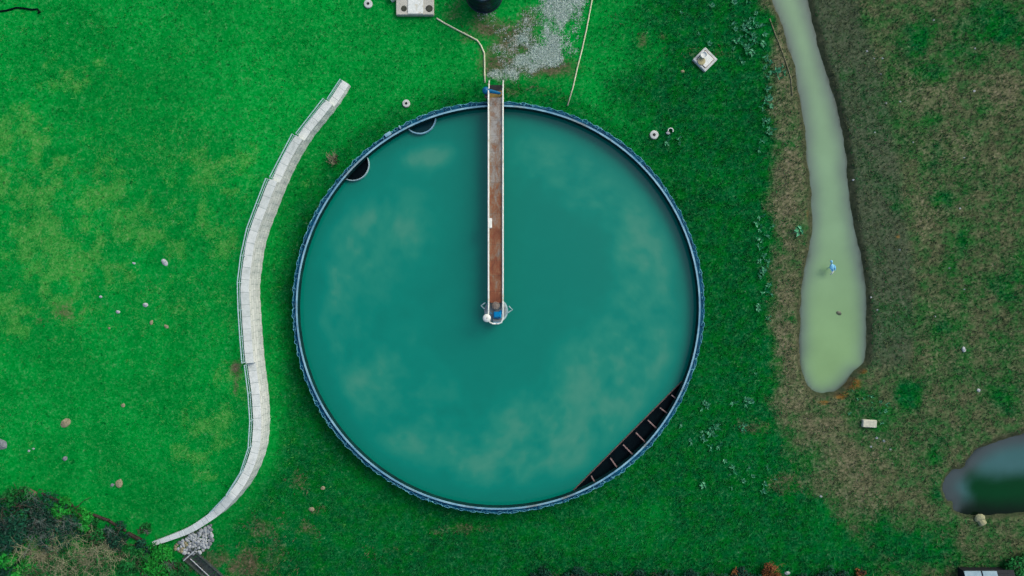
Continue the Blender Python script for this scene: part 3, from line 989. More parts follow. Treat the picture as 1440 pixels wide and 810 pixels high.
for k in range(6):
    x = cxc - .55 + .2 * k
    MB().box((x, cyc + .32 - .5 * (k % 2), 1.53), (.1, .2, .09), k).build('pipe_fitting', m_rim, dr)
for sx, pp in ((-1, [(682.5, 425.5), (676.5, 430), (681, 434.5)]), (1, [(715.5, 430.5), (720.5, 435.5), (714, 440)])):
    MB().tube([P(a, b, 1.62) for a, b in pp], .045, 4).build('bracket_arm', m_galv, dr)
wd = P(684.6, 447.3, 2.85)
lampo = thing('floodlight', (wd[0], wd[1], 1.4), 'round white lamp head on a short post at the bridge end corner', 'light')
MB().tube([(wd[0] + .1, wd[1] + .05, 1.45), (wd[0] + .05, wd[1] + .02, 2.76)], .04, 8).build('post', m_galv, lampo)
MB().lathe((wd[0], wd[1], 2.75), [(.08, 0), (.28, .02), (.30, .07), (.27, .12), (.12, .17), (.01, .18)], 28).build('lamp_head', m_white, lampo, smooth_s=True)
MB().lathe((wd[0] + .02, wd[1] + .0, 2.925), [(.035, 0), (.03, .03), (.005, .035)], 10).build('cap_screw', m_pink, lampo)
wb = P(689.3, 314, 2.4)
cbx = thing('control_box', (wb[0], wb[1], DZ), 'small white electrical box on the left bridge railing', 'electrical box')
MB().box((wb[0] + .02, wb[1], 2.42), (.2, .72, .46), 0, bevel=.02).build('housing', m_white, cbx)
MB().box((wb[0] + .13, wb[1], 2.40), (.02, .62, .38)).build('door', m_white, cbx)
MB().box((wb[0] + .02, wb[1], DZ + .22), (.07, .07, .44)).build('stand', m_galv, cbx)

# blue davit beside the steps
dp = P(683, 126, 2.7)
dav = thing('davit', (dp[0] + 0.05, dp[1] - .05, 0), 'glossy blue domed post with a tapered arm reaching across the bridge steps', 'davit')
MB().tube([(dp[0] + .05, dp[1] - .05, 0), (dp[0], dp[1], 2.4)], .09, 10).build('post', m_bluedav, dav)
MB().lathe((dp[0], dp[1], 2.3), [(.16, 0), (.26, .08), (.27, .2), (.24, .32), (.16, .40), (.06, .44), (.005, .45)], 24).build('dome', m_bluedav, dav, smooth_s=True)
ae = P(704, 131, 2.6)
MB().tube([(dp[0] + .15, dp[1] - .02, 2.5), (ae[0], ae[1], 2.55)], .17, 8, taper=.55).build('arm', m_bluedav, dav)
MB().lathe((dp[0] + .0, dp[1] - .32, 1.9), [(.01, 0), (.12, .0), (.12, .3), (.01, .32)], 12).build('winch', m_rustbeam, dav)

# ------------------------------------------------------------------ things at the top of the picture
sl0 = P(558, -30); sl1 = P(610.5, 23)
slab = thing('concrete_slab', P(584, 0), 'pale concrete chamber slab with two dark round openings and a white middle band', 'concrete slab')
sw, sh = sl1[0] - sl0[0], sl0[1] - sl1[1]
scx, scy = (sl0[0] + sl1[0]) / 2, (sl0[1] + sl1[1]) / 2
MB().box((scx, scy, .12), (sw, sh, .44), 0, bevel=.03).build('slab', simple('slab_concrete', alb(196, 196, 182), alb(168, 170, 156), 3, .9), slab)
bx = P(584.5, 0, .4)[0]
MB().box((bx, scy, .365), (1.16, sh - .12, .06)).build('cover_strip', m_white, slab)
for hx, hy, r in ((568, 12, .2), (603.5, 12, .24)):
    hp = P(hx, hy, .35)
    MB().lathe((hp[0], hp[1], .342), [(.005, .004), (r, .004), (r, -.0), (r * 1.15, 0)], 24).build('opening', simple('opening_dark', alb(72, 76, 62), alb(44, 48, 40), 7, .9), slab)
wb2 = P(551.5, 0)
MB().box((wb2[0], wb2[1] + .15, .2), (.36, .62, .5), .5, bevel=.03).build('white_box', m_white, loc=(wb2[0], wb2[1], 0))
tag(bpy.data.objects['white_box'], 'small white box cut by the top edge, left of the concrete slab', 'box')

nt_c = P(681, -7.5)
st = thing('storage_tank', nt_c, 'dark navy cylindrical plastic tank standing on the grass at the top edge', 'water tank')
rt = 26.5 * sc(0)
MB().lathe(nt_c, [(.01, 0), (rt, 0), (rt, .06), (rt - .04, .1), (rt - .04, .7), (rt - .02, .73), (rt - .04, .76), (rt - .04, 1.4), (rt - .02, 1.43), (rt - .04, 1.46), (rt - .04, 2.1), (rt - .1, 2.2)], 64).build('shell', m_navy, st)
MB().lathe((nt_c[0], nt_c[1], 2.2), [(rt - .1, 0), (rt - .14, .05), (.4, .28), (.01, .3)], 64).build('roof', simple('tank_roof', alb(150, 176, 180), alb(96, 128, 140), 2, .5), st)
MB().lathe((nt_c[0], nt_c[1], 2.47), [(.3, 0), (.3, .1), (.26, .13), (.01, .14)], 24).build('hatch', m_navy, st)

def pipe(name, pxs, r, m, label, cat, z=None, n=6):
    pts = []
    for x, y in pxs:
        g_ = G(x, y)
        pts.append((g_[0], g_[1], g_[2] + r * .75))
    o = MB().tube(pts, r, n).build(name, m, loc=pts[0], smooth_s=True)
    return tag(o, label, cat)
pipe('pipe', [(614, 26), (622, 31), (631, 36), (645, 43.5), (658, 50), (671, 57), (676.5, 64.5), (681, 75), (681.5, 90), (681.5, 105), (682, 117)], .065, m_hose, 'thin yellowish pipe bending from the concrete slab down to the bridge steps', 'pipe')
pipe('cable_conduit', [(834, -8), (831, 8), (825, 40), (818, 72), (812, 95), (806, 122), (798, 149)], .055, m_hose, 'thin straight pale pipe lying on the grass right of the gravel patch', 'pipe')
pipe('hose', [(1082, 26), (1090, 48), (1098, 68), (1106, 90), (1112, 110), (1114, 135)], .045, simple('dry_hose', alb(140, 138, 104), alb(108, 110, 80), 4, .8), 'thin tan hose along the left bank of the stream', 'hose')
pipe('hose', [(-6, 17), (10, 15), (24, 11), (34, 12), (46, 14), (53, 13), (57, 17), (54, 19)], .07, m_black, 'short black hose lying in the grass at the top left corner', 'hose')

# round concrete caps in the grass
def cap(px_, py_, r, label):
    g_ = G(px_, py_)
    t = thing('cleanout_cap', g_, label, 'drain cover', 'round concrete drain covers in the grass')
    MB().lathe((g_[0], g_[1], g_[2] - .1), [(r, 0), (r, .2), (r - .04, .24), (r * .35, .25), (r * .35, .2)], 28).build('collar', m_conc, t)
    MB().lathe((g_[0], g_[1], g_[2]), [(.005, .16), (r * .22, .16), (r * .22, .11), (r * .36, .1)], 20).build('lid', m_dark, t)
cap(518, 6, .33, 'round pale drain cover at the top edge, left of the concrete slab')
cap(571.5, 146, .3, 'round pale drain cover outside the tank rim, below the concrete slab')
cap(919.5, 190, .34, 'bright white round drain cover right of the tank rim')
g_ = G(942, 185)
t = thing('broken_pipe', g_, 'broken white pipe end lying beside a round drain cover right of the tank', 'debris')
MB().lathe((g_[0] + .02, g_[1] + .03, g_[2]), [(.17, 0), (.22, 0), (.22, .22), (.17, .22)], 20, R(-30), R(190), close_prof=True).build('shard', m_white, t)
MB().rock((g_[0] - .14, g_[1] - .14, g_[2] + .06), .15, 4).build('chunk', m_stone, t)

# diamond chamber
g_ = G(990.5, 85)
ch = thing('inspection_chamber', g_, 'square pale inspection chamber set like a diamond in the grass', 'drain chamber')
a_ = R(45)
MB().box((g_[0], g_[1], .06), (1.36, 1.36, .36), a_, bevel=.04).build('surround', m_conc, ch)
MB().box((g_[0], g_[1], .246), (1.0, 1.0, .02), a_).build('lid_joint', m_red, ch)
MB().box((g_[0] + .01, g_[1] - .01, .262), (.9, .9, .03), a_).build('lid', m_white, ch)
bk = P(989, 78, .4)
b_ = thing('bucket', (bk[0], bk[1], .28), 'small round white bucket standing on the diamond shaped chamber', 'bucket')
MB().lathe((bk[0], bk[1], .28), [(.2, 0), (.24, .28), (.25, .3), (.22, .3), (.17, .22), (.01, .21)], 24).build('pail', m_white, b_)
MB().tube([(bk[0] + .25 * math.cos(t_), bk[1] + .25 * math.sin(t_), .5 - .08 * math.sin(t_)) for t_ in [math.pi * i / 10 for i in range(11)]], .012, 4).build('handle', m_galv, b_)
td = P(986.5, 86, .3)
o = MB().lathe((td[0], td[1], .28), [(.30, 0), (.30, .025), (.26, .04), (.01, .045)], 28).build('disc', m_tan, loc=(td[0], td[1], .28))
tag(o, 'flat tan disc lying on the diamond shaped chamber beside the bucket', 'lid')

# ------------------------------------------------------------------ right side: block, rock, heron, stones
g_ = G(1221, 595)
t = thing('concrete_block', g_, 'rectangular whitish concrete block in the green patch below the stream end', 'concrete block')
MB().box((g_[0], g_[1], g_[2] + .1), (1.08, .58, .34), R(-3), bevel=.04).build('block', simple('block_white', alb(206, 208, 186), alb(176, 180, 160), 5, .9), t)
g_ = G(1378, 731)
m_ryel = simple('yellowish_rock', alb(164, 166, 128), alb(128, 132, 100), 5, .9)
o = MB().rock((g_[0] - .08, g_[1] + .14, g_[2] + .1), .36, 21, 2, .6, .3, 1.2).rock((g_[0] + .1, g_[1] - .14, g_[2] + .1), .38, 23, 2, .55, -.4, 1.1).build('boulder', m_ryel, loc=g_)
tag(o, 'pale yellowish boulder on the bank just below the pond', 'boulder')
g_ = P(1180, 440, WATER_Z)
o = MB().rock((g_[0], g_[1], WATER_Z - .04), .24, 33, 2, .4, .2, 1.2).build('sunken_stone', simple('wet_stone', alb(70, 84, 62), alb(50, 62, 46), 8, .4), loc=(g_[0], g_[1], WATER_Z - .1))
tag(o, 'small dark stone just breaking the surface of the stream', 'stone')

# wading heron in the stream
hx, hy, _ = P(1170, 376, .3)
hn = thing('heron', (hx, hy, -.6), 'pale blue and white wading bird standing in the stream', 'bird')
body = MB()
nb = 12
prof = [(-.34, .02), (-.28, .09), (-.16, .16), (0, .19), (.14, .17), (.24, .11), (.30, .04)]
hd = R(113)                               # direction the bird faces in plan
def hb(f, s_, z):
    return (hx + f * math.cos(hd) - s_ * math.sin(hd), hy + f * math.sin(hd) + s_ * math.cos(hd), z)
vs = []; fs = []
for f_, r_ in prof:
    for k in range(nb):
        a_ = 2 * math.pi * k / nb
        vs.append(hb(f_, r_ * math.cos(a_), .34 + .25 * f_ + r_ * .85 * math.sin(a_)))
for i in range(len(prof) - 1):
    for k in range(nb):
        l = (k + 1) % nb
        fs.append((i * nb + k, i * nb + l, (i + 1) * nb + l, (i + 1) * nb + k))
fs.append(tuple(range(nb))[::-1]); fs.append(tuple((len(prof) - 1) * nb + k for k in range(nb)))
body.add(vs, fs)
neck = [hb(.24, 0, .42), hb(.34, .01, .52), hb(.36, .02, .66), hb(.40, .05, .76), hb(.48, .09, .80)]
body.tube(neck, .05, 8, taper=.8)
body.lathe(hb(.52, .1, .77), [(.005, -.03), (.07, .0), (.10, .05), (.08, .11), (.005, .14)], 12)
for s_ in (-.07, .07):
    body.tube([hb(.02, s_, .22), hb(-.02, s_, -.1), hb(.02, s_, -.42), hb(.0, s_, -.68)], .018, 5)
bd = body.build('body', simple('heron_pale_blue', alb(150, 214, 236), alb(110, 186, 222), 6, .8), hn, smooth_s=True)
MB().tube([hb(.57, .1, .81), hb(.74, .15, .78)], .02, 5, taper=.2).build('beak', m_tan, hn)
for s_ in (-1, 1):
    w = MB()
    pts = [hb(.16, s_ * .15, .50), hb(.05, s_ * .22, .46), hb(-.14, s_ * .22, .42), hb(-.34, s_ * .12, .36), hb(-.14, s_ * .08, .5)]
    w.add(pts + [(x, y, z - .03) for x, y, z in pts], [(0, 1, 2, 3, 4), (9, 8, 7, 6, 5)] + [(i, (i + 1) % 5, 5 + (i + 1) % 5, 5 + i)[::-1] for i in range(5)])
    w.build('wing', simple('heron_wing', alb(130, 206, 240), alb(96, 178, 222), 8, .8), hn)
MB().tube([hb(-.28, .0, .28), hb(-.42, .12, .2), hb(-.5, .28, .12)], .07, 7, taper=.4).build('tail', m_white, hn, smooth_s=True)

# loose stones one can pick out
ROCKM = {'w': m_stone, 't': m_stone2, 'g': m_stone3}
def stone(px_, py_, r, kind, label, group=None, sq=.55, rz=0.0, el=1.3):
    g_ = G(px_, py_)
    r = r * (.72 if r > .12 else .8)
    o = MB().rock((g_[0], g_[1], g_[2] + r * .02), r, int(px_ * 7 + py_), 2, sq, rz, el).build('stone', ROCKM[kind], loc=g_)
    return tag(o, label, 'stone', group)
stone(3, 625, .62, 'g', 'large rounded grey stone at the left edge of the lawn', None, .5, .3, 1.0)
stone(231.5, 369, .3, 'w', 'long pale blue grey stone, brightest on the upper lawn', None, .5, -.8, 1.7)
stone(188.5, 370, .13, 'w', 'small whitish stone left of the long pale stone on the lawn', None, .5, -.3, 1.6)
stone(142, 417.5, .16, 'w', 'small whitish stone, upper left one of the stone scatter mid lawn')
stone(166, 438.5, .19, 'w', 'bright white stone in the stone scatter mid lawn')
stone(205, 429, .26, 'w', 'pinkish white stone, largest of the stone scatter mid lawn')
stone(213, 454, .2, 't', 'narrow reddish stone standing upright below the scatter mid lawn', None, .5, 1.3, 1.7)
stone(154, 461.5, .12, 't', 'tiny tan stone at the lower left of the scatter mid lawn')
stone(234, 459, .2, 't', 'flat tan stone at the right of the scatter mid lawn', None, .4, -.4, 1.7)
stone(173, 570, .22, 't', 'small round brownish stone alone in the lower lawn')
stone(92, 594.5, .46, 't', 'oval tan stone with grey middle in the lower left lawn', None, .4, .6, 1.4)
stone(41, 634, .13, 'w', 'left one of two tiny pale stones right of the large grey stone')
stone(47, 631, .13, 'w', 'right one of two tiny pale stones right of the large grey stone')
stone(91, 645, .26, 'g', 'jagged grey stone in the grass above the rusty rail', None, .6, .4, 1.3)
stone(168, 679, .42, 't', 'tan triangular stone in a bare patch above the rusty rail', None, .4, 1.2, 1.3)
stone(158, 682, .2, 'g', 'small grey stone touching the tan triangular stone', None, .5, .2, 1.4)
stone(960, 100.5, .17, 't', 'small tan stone left of the diamond shaped chamber')
stone(1355, 492, .26, 'w', 'bright white stone alone on the dry ground right of the stream', None, .6, 1.4, 1.5)
stone(1376, 549, .2, 'w', 'small pale stone between the bright white stone and the pond')
stone(1154, 698, .15, 'w', 'small pale stone in the weeds left below the concrete block')
stone(1107, 806, .26, 'w', 'white stone beside the rust coloured shrubs at the bottom edge')
stone(454, 686, .22, 't', 'tan stone in the grass left below the tank')
stone(438, 716, .26, 't', 'tan stone in a bare patch, lowest one left below the tank')
for x, y in [(1350, 293), (1356, 222), (1265, 351), (1230, 186), (1246, 145), (1266, 143), (1239, 104), (1313, 28), (1371, 68), (1335, 377), (1356, 407), (1315, 445), (1234, 436), (1370, 128), (1229, 82), (1241, 82), (1219, 72), (1233, 616), (1225, 628), (1252, 632), (1243, 620), (1284, 200), (1200, 253), (1225, 418)]:
    stone(x, y, random.uniform(.07, .12), 'w', 'tiny pale stone scattered on the dry ground right of the stream', 'tiny stones on the dry ground')

# riprap beside the wall's low end
RIP = [P(x, y)[:2] for x, y in [(298, 737), (301, 757), (292, 770), (280, 778), (262, 779), (248, 773), (247, 766), (268, 753)]]
protos = []
for k in range(6):
    protos.append(MB().rock((0, 0, 0), .25, 100 + k, 2, .7, 0, 1.25).build('riprap_stone', (m_stone, m_stone, m_stone3, m_stone, m_stone2, m_stone)[k]))
cnt = 0
pts = []
tries = 0
while len(pts) < 230 and tries < 20000:
    tries += 1
    x = random.uniform(-26.2, -22.8); y = random.uniform(-20.8, -18.1)
    if not bool(inside(np.array([x]), np.array([y]), RIP)[0]): continue
    if any((x - a) ** 2 + (y - b) ** 2 < .034 for a, b in pts): continue
    pts.append((x, y))
used = set()
for i, (x, y) in enumerate(pts):
    k = 4 if (x < -25.0 and random.random() < .6) else random.choice((0, 1, 2, 3, 5))
    loc = (x, y, gz(x, y) + random.uniform(.03, .16)); rz = random.uniform(0, 6.28); s_ = random.uniform(.42, .72)
    if k not in used:
        o = protos[k]; used.add(k); o.location = loc; o.rotation_euler = (0, 0, rz); o.scale = (s_,) * 3
    else:
        o = dup(protos[k], loc, rz, s_)
    tag(o, 'loose pale stone in the rock heap at the low end of the curved wall', 'stone', 'rock heap at the low end of the wall')
for k in range(6):
    if k not in used:
        bpy.data.objects.remove(protos[k])

# drain channel running off below the rocks
chn = thing('drain_channel', P(285, 795), 'dark concrete drain channel with pale edges running off the bottom edge below the rocks', 'drain')
c0 = Vector(P(264, 777)[:2]); c1 = Vector(P(335, 840)[:2])
d_ = (c1 - c0).normalized(); n_ = Vector((-d_.y, d_.x)); L_ = (c1 - c0).length
m_ = (c0 + c1) / 2; rz = math.atan2(d_.y, d_.x)
MB().box((m_.x, m_.y, .0), (L_, .95, .09), rz).build('bed', simple('channel_bed', alb(46, 58, 56), alb(24, 34, 34), 4, .7, stain=alb(70, 80, 76)), chn)
for q in (-.5, .5):
    MB().box((m_.x + n_.x * q, m_.y + n_.y * q, .05), (L_, .09, .26), rz).build('kerb', simple('channel_kerb', alb(70, 84, 78), alb(34, 44, 40), 5, .8), chn)
q = Vector(P(268, 779)[:2])
MB().tube([(q.x - .4, q.y - .4, .3), (q.x + .45, q.y + .35, .3)], .05, 6).build('cross_bar', m_stone, chn)
q = Vector(P(283, 797)[:2])
MB().tube([(q.x - .75, q.y + .7, .2), (q.x + .75, q.y - .7, .2)], .035, 6).build('centre_pipe', m_stone, chn)

# rusty rail and driftwood along the thicket
def gpath(pxs, dz):
    out = []
    for x, y in pxs:
        g_ = G(x, y); out.append((g_[0], g_[1], g_[2] + dz))
    return out
o = MB().tube(gpath([(60, 693), (75, 700), (92, 707), (104, 711)], .1), .09, 7).build('rusty_rail', m_rust, loc=G(60, 693)); tag(o, 'dark rusty pipe length at the upper end of the thicket edge', 'pipe')
o = MB().tube(gpath([(116, 716), (132, 723), (148, 729), (155, 731)], .12), .11, 7).build('rusty_rail', m_rust, loc=G(116, 716)); tag(o, 'straight rusty pipe length along the middle of the thicket edge', 'pipe')
o = MB().tube(gpath([(155, 732), (163, 737), (172, 741), (178, 746)], .1), .1, 7).build('rusty_rail', m_rust, loc=G(155, 732)); tag(o, 'broken brown pipe length below the straight rusty one', 'pipe')
o = MB().tube(gpath([(181, 749), (190, 754), (200, 759)], .12), .15, 7).build('rusty_rail', m_rust, loc=G(181, 749)); tag(o, 'thick rusty pipe stub nearest the low end of the wall', 'pipe')
lg = thing('log', G(48, 692), 'short pale cut log at the top of the thicket', 'log')
MB().tube(gpath([(44, 688), (54, 693.5)], .3), .17, 9).build('trunk', m_wood, lg)
MB().tube(gpath([(53.6, 693.3), (54.4, 693.7)], .3), .15, 9).build('cut_face', m_stone2, lg)

# ------------------------------------------------------------------ plants
def leaf_mat(name, c1, c2, c3):
    m, nt, bs = mat(name)
    a = attr_col(nt, 'tint')
    nt.links.new(ramp(nt, a.outputs['Fac'], [(0, c1), (.5, c2), (1, c3)]), bs.inputs['Base Color'])
    bs.inputs['Roughness'].default_value = .75
    bs.inputs['Specular IOR Level'].default_value = .2
    return m
def leaves(centres, n, spread, size, seed, flat=.55):
    r = np.random.default_rng(seed)
    centres = np.asarray(centres, float)
    w = np.asarray([c[3] for c in centres]); w = w ** 2 / (w ** 2).sum()
    ci = r.choice(len(centres), n, p=w)
    d = r.normal(size=(n, 3)); d /= np.linalg.norm(d, axis=1)[:, None]
    rad = r.uniform(.15, 1.0, n) ** .6
    pos = centres[ci, :3] + d * (rad * centres[ci, 3])[:, None] * np.array([1, 1, .75])
    pos[:, 2] = np.maximum(pos[:, 2], .05)
    sz = size * r.uniform(.55, 1.35, n)
    nrm = d * .6 + np.array([0, 0, .7]) + r.normal(size=(n, 3)) * flat
    nrm /= np.linalg.norm(nrm, axis=1)[:, None]
    t = np.cross(nrm, r.normal(size=(n, 3))); t /= np.linalg.norm(t, axis=1)[:, None]
    b = np.cross(nrm, t)
    L = sz[:, None]; W = (sz * .45)[:, None]
    v = np.stack([pos - t * L, pos + b * W, pos + t * L, pos - b * W], 1).reshape(-1, 3)
    f = np.arange(n * 4).reshape(n, 4)
    clump = r.uniform(0, 1, len(centres))[ci]
    tint = np.clip(.5 * clump + .5 * r.uniform(0, 1, n), 0, 1)
    tint = np.repeat(tint, 4)
    return v, f, np.stack([tint, tint, tint, tint * 0 + 1], -1)
m_leafD = leaf_mat('leaf_dark', alb(0, 36, 28), alb(0, 60, 42), alb(6, 92, 60))
m_leafB = leaf_mat('leaf_bright', alb(0, 92, 20), alb(4, 130, 34), alb(40, 158, 52))
m_leafM = leaf_mat('leaf_mid', alb(0, 62, 18), alb(0, 96, 34), alb(22, 128, 56))
m_leafR = leaf_mat('leaf_rust', alb(78, 44, 20), alb(122, 72, 34), alb(160, 112, 62))
m_weed = leaf_mat('leaf_weed', alb(0, 84, 44), alb(20, 124, 76), alb(104, 180, 136))
m_twig = simple('pale_twig', alb(158, 162, 128), alb(112, 116, 88), 8, .9)
m_twigG = simple('grey_twig', alb(112, 128, 120), alb(70, 84, 80), 8, .9)
m_bark = simple('dark_bark', alb(70, 64, 52), alb(40, 38, 32), 8, .9)

def branches(mb, base, n, length, r, rnd, spread=1.0, levels=2, up=.8):
    for _ in range(n):
        az = rnd.uniform(0, 6.28); el = rnd.uniform(.2, 1.0) * up
        p = Vector(base); d = Vector((math.cos(az) * spread, math.sin(az) * spread, el)).normalized()
        pts = [tuple(p)]
        L = length * rnd.uniform(.6, 1.15)
        for k in range(5):
            d = (d + Vector((rnd.uniform(-1, 1), rnd.uniform(-1, 1), rnd.uniform(-.7, .6))) * .32).normalized()
            p = p + d * (L / 5)
            if p.z < base[2] + .03: p.z = base[2] + .03
            pts.append(tuple(p))
        mb.tube(pts, r, 4, taper=.35)
        if levels > 1:
            for q in pts[1:]:
                branches(mb, q, rnd.choice((1, 2, 2)), length * .45, r * .6, rnd, spread, levels - 1, up)

def shrub(px_, py_, rad, h, n, m, label, seed, leaf=.13, twigs=0, group=None, mt=None, cat='shrub', name='shrub', tl=1.0):
    g_ = G(px_, py_)
    t = thing(name, g_, label, cat, group)
    rnd = random.Random(seed)
    mb = MB()
    branches(mb, (g_[0], g_[1], g_[2]), 5, rad * 1.1, .04, rnd, 1.0, 2, 1.2)
    mb.build('stem', m_bark, t)
    if n:
        cs = []
        for k in range(14):
            a_ = rnd.uniform(0, 6.28); q = rad * math.sqrt(rnd.uniform(0, 1)) * .8
            cs.append((g_[0] + q * math.cos(a_), g_[1] + q * math.sin(a_), g_[2] + h * rnd.uniform(.3, .85) * (1.1 - .5 * q / rad), rad * rnd.uniform(.22, .45)))
        v, f, tn = leaves(cs, n, 1, leaf, seed)
        np_mesh('foliage', v, f, m, t, cols={'tint': tn})
    if twigs:
        mb = MB()
        branches(mb, (g_[0], g_[1], g_[2] + .2), twigs, rad * tl, .022, rnd, 1.0, 3, .8)
        mb.build('bare_twigs', mt or m_twig, t)
    return t
G1 = 'thicket at the lower left'
shrub(8, 735, 2.2, 1.6, 2600, m_leafD, 'dark blue green shrub at the left edge of the thicket', 1, .12, 5, G1, m_twigG)
shrub(52, 722, 2.3, 1.5, 2600, m_leafD, 'dark shrub with a web of grey twigs over it, top of the thicket', 2, .11, 9, G1, m_twigG)
shrub(92, 735, 1.9, 1.5, 2200, m_leafD, 'dark shrub between the grey twigs and the rusty rail', 3, .11, 4, G1, m_twigG)
shrub(30, 703, 1.3, 1.0, 1500, m_leafM, 'low green bush above the dark thicket by the cut log', 4, .12, 0, G1)
shrub(88, 716, 1.1, .9, 1300, m_leafB, 'bright green leafy bush just below the upper rusty pipe', 5, .13, 0, G1)
shrub(117, 727, .9, .9, 900, m_leafB, 'small bright bush touching the straight rusty pipe', 6, .13, 0, G1)
shrub(137, 742, 1.2, 1.0, 1500, m_leafM, 'mid green bush below the straight rusty pipe', 7, .12, 0, G1)
shrub(165, 755, 1.4, 1.1, 1500, m_leafD, 'dark bush below the broken brown pipe', 8, .11, 2, G1, m_twigG)
shrub(75, 785, 2.5, 1.9, 1500, m_leafM, 'big tan twiggy bush, left one of the two bare bushes', 9, .1, 22, G1, m_twig, tl=.95)
shrub(135, 782, 2.5, 1.9, 1500, m_leafM, 'big tan twiggy bush, right one of the two bare bushes', 10, .1, 22, G1, m_twig, tl=.95)
shrub(28, 790, 1.7, 1.3, 2000, m_leafB, 'bright green broad leaved bush left of the bare bushes', 11, .17, 0, G1)
shrub(6, 800, 1.5, 1.5, 1500, m_leafD, 'dark bush in the bottom left corner', 12, .12, 2, G1, m_twigG)
shrub(6, 765, 1.2, 1.0, 1300, m_leafM, 'mid green bush at the left edge above the corner', 24, .13, 0, G1)
shrub(187, 788, 1.6, 1.4, 2000, m_leafM, 'green bush right of the bare twiggy bushes', 13, .12, 3, G1, m_twig)
shrub(222, 790, 1.7, 1.1, 2200, m_leafB, 'light green bush with thin pale stems below the wall end', 14, .12, 4, G1, m_twigG)
shrub(252, 803, 1.0, .9, 1100, m_leafM, 'small green bush beside the drain channel', 15, .11, 1, G1, m_twigG)
shrub(204, 772, .9, .8, 800, m_leafD, 'dark little bush at the low end of the wall', 16, .1, 1, G1, m_twigG)
shrub(206, 743, .5, .35, 240, m_leafM, 'small weedy bush on the lawn above the wall end', 17, .1, 1, G1, m_twigG)
shrub(470, 224, .5, .4, 0, m_leafM, 'small dead brown twig bush just outside the upper left of the tank rim', 74, .1, 9)
G2 = 'dark hedge along the bottom edge'
hx_ = [762, 792, 815, 838, 866, 893, 918, 944, 966, 990, 1015, 1040, 1066, 1128, 1160, 1190]
for i, x in enumerate(hx_):
    yy = 818 + 4 * math.sin(i * 2.1)
    shrub(x, yy, random.uniform(.9, 1.25), 1.0, 1300, m_leafD, 'dark green bush in the hedge along the bottom edge', 40 + i, .1, 0, G2)
shrub(1082, 806, 1.0, 1.1, 900, m_leafR, 'rust brown shrub, larger of two at the bottom edge', 70, .09, 9, None, simple('rust_twig', alb(150, 104, 62), alb(110, 72, 40), 8, .9))
shrub(1036, 812, .9, .9, 700, m_leafR, 'rust brown shrub, smaller of two at the bottom edge', 71, .09, 6, None, m_rust)
shrub(1208, 806, .5, .5, 260, m_leafR, 'tiny orange brown shrub left of the dark fence', 72, .08, 2, None, m_rust)
shrub(1430, 793, 1.1, .9, 1500, m_leafM, 'green bush in the bottom right corner', 73, .12, 0)

# broad-leaved weeds
def weed_mesh(seed):
    r = random.Random(seed)
    mb = MB(); tn = []
    for k in range(r.randint(7, 11)):
        a_ = r.uniform(0, 6.28); L = r.uniform(.2, .42); w = L * .24; e = r.uniform(.15, .6)
        ca, sa = math.cos(a_), math.sin(a_); o = r.uniform(0, .16)
        def q(f, s_, z): return (o * math.cos(a_ * 3) + f * ca - s_ * sa, o * math.sin(a_ * 3) + f * sa + s_ * ca, z)
        mb.add([q(.02, 0, .06), q(L * .45, w, .08 + e * L * .7), q(L, 0, .1 + e * L * .8), q(L * .45, -w, .08 + e * L * .7), q(L * .5, 0, .05 + e * L * .6)], [(0, 4, 1), (1, 4, 2), (2, 4, 3), (3, 4, 0)])
        tn += [r.uniform(.2, 1)] * 5
    o = mb.build('weed', m_weed)
    at = o.data.color_attributes.new('tint', 'FLOAT_COLOR', 'POINT')
    at.data.foreach_set('color', np.stack([tn, tn, tn, np.ones(len(tn))], -1).astype(np.float32).ravel())
    return o
wp = [weed_mesh(k) for k in range(5)]
WEEDS = [((1055, 40, 22, 45), 34, 'pale broad leaved weed at the top left of the stream bank'),
         ((1080, 95, 16, 30), 12, 'pale broad leaved weed beside the tan hose'),
         ((1076, 165, 14, 45), 16, 'pale broad leaved weed at the dry edge, upper stretch'),
         ((1072, 350, 12, 90), 26, 'pale broad leaved weed along the dry edge, middle stretch'),
         ((1000, 612, 26, 32), 22, 'pale broad leaved weed in the cluster right below the tank'),
         ((1040, 570, 26, 30), 8, 'pale broad leaved weed near the bare patch right of the tank'),
         ((995, 40, 50, 30), 9, 'pale broad leaved weed near the diamond shaped chamber'),
         ((950, 200, 12, 8), 4, 'yellowish weed by the broken white pipe'),
         ((1225, 590, 40, 34), 14, 'small leafy weed round the concrete block'),
         ((1060, 665, 40, 30), 12, 'leafy weed in the rich green patch lower right of the tank')]
usedw = set(); k = 0
for (cx, cy, rx, ry), n, lab in WEEDS:
    for i in range(n):
        x = cx + rx * random.gauss(0, .55); y = cy + ry * random.gauss(0, .55)
        g_ = G(x, y)
        if g_[0] > 20 and g_[2] < -.1: continue
        s_ = random.uniform(.5, 1.1) * (.6 if 'small' in lab else 1)
        if k % 5 not in usedw and k < 5:
            o = wp[k % 5]; usedw.add(k % 5); o.location = g_; o.rotation_euler = (0, 0, random.uniform(0, 6)); o.scale = (s_,) * 3
        else:
            o = dup(wp[k % 5], g_, random.uniform(0, 6.28), s_)
        tag(o, lab, 'weed', lab.replace('pale broad leaved weed', 'pale weeds'))
        k += 1
o = dup(wp[1], G(1124, 325), .5, 1.5); tag(o, 'single green weed plant on the bare left bank of the stream', 'weed'); o.pop('group', None) if hasattr(o, 'pop') else None
if 'group' in o: del o['group']

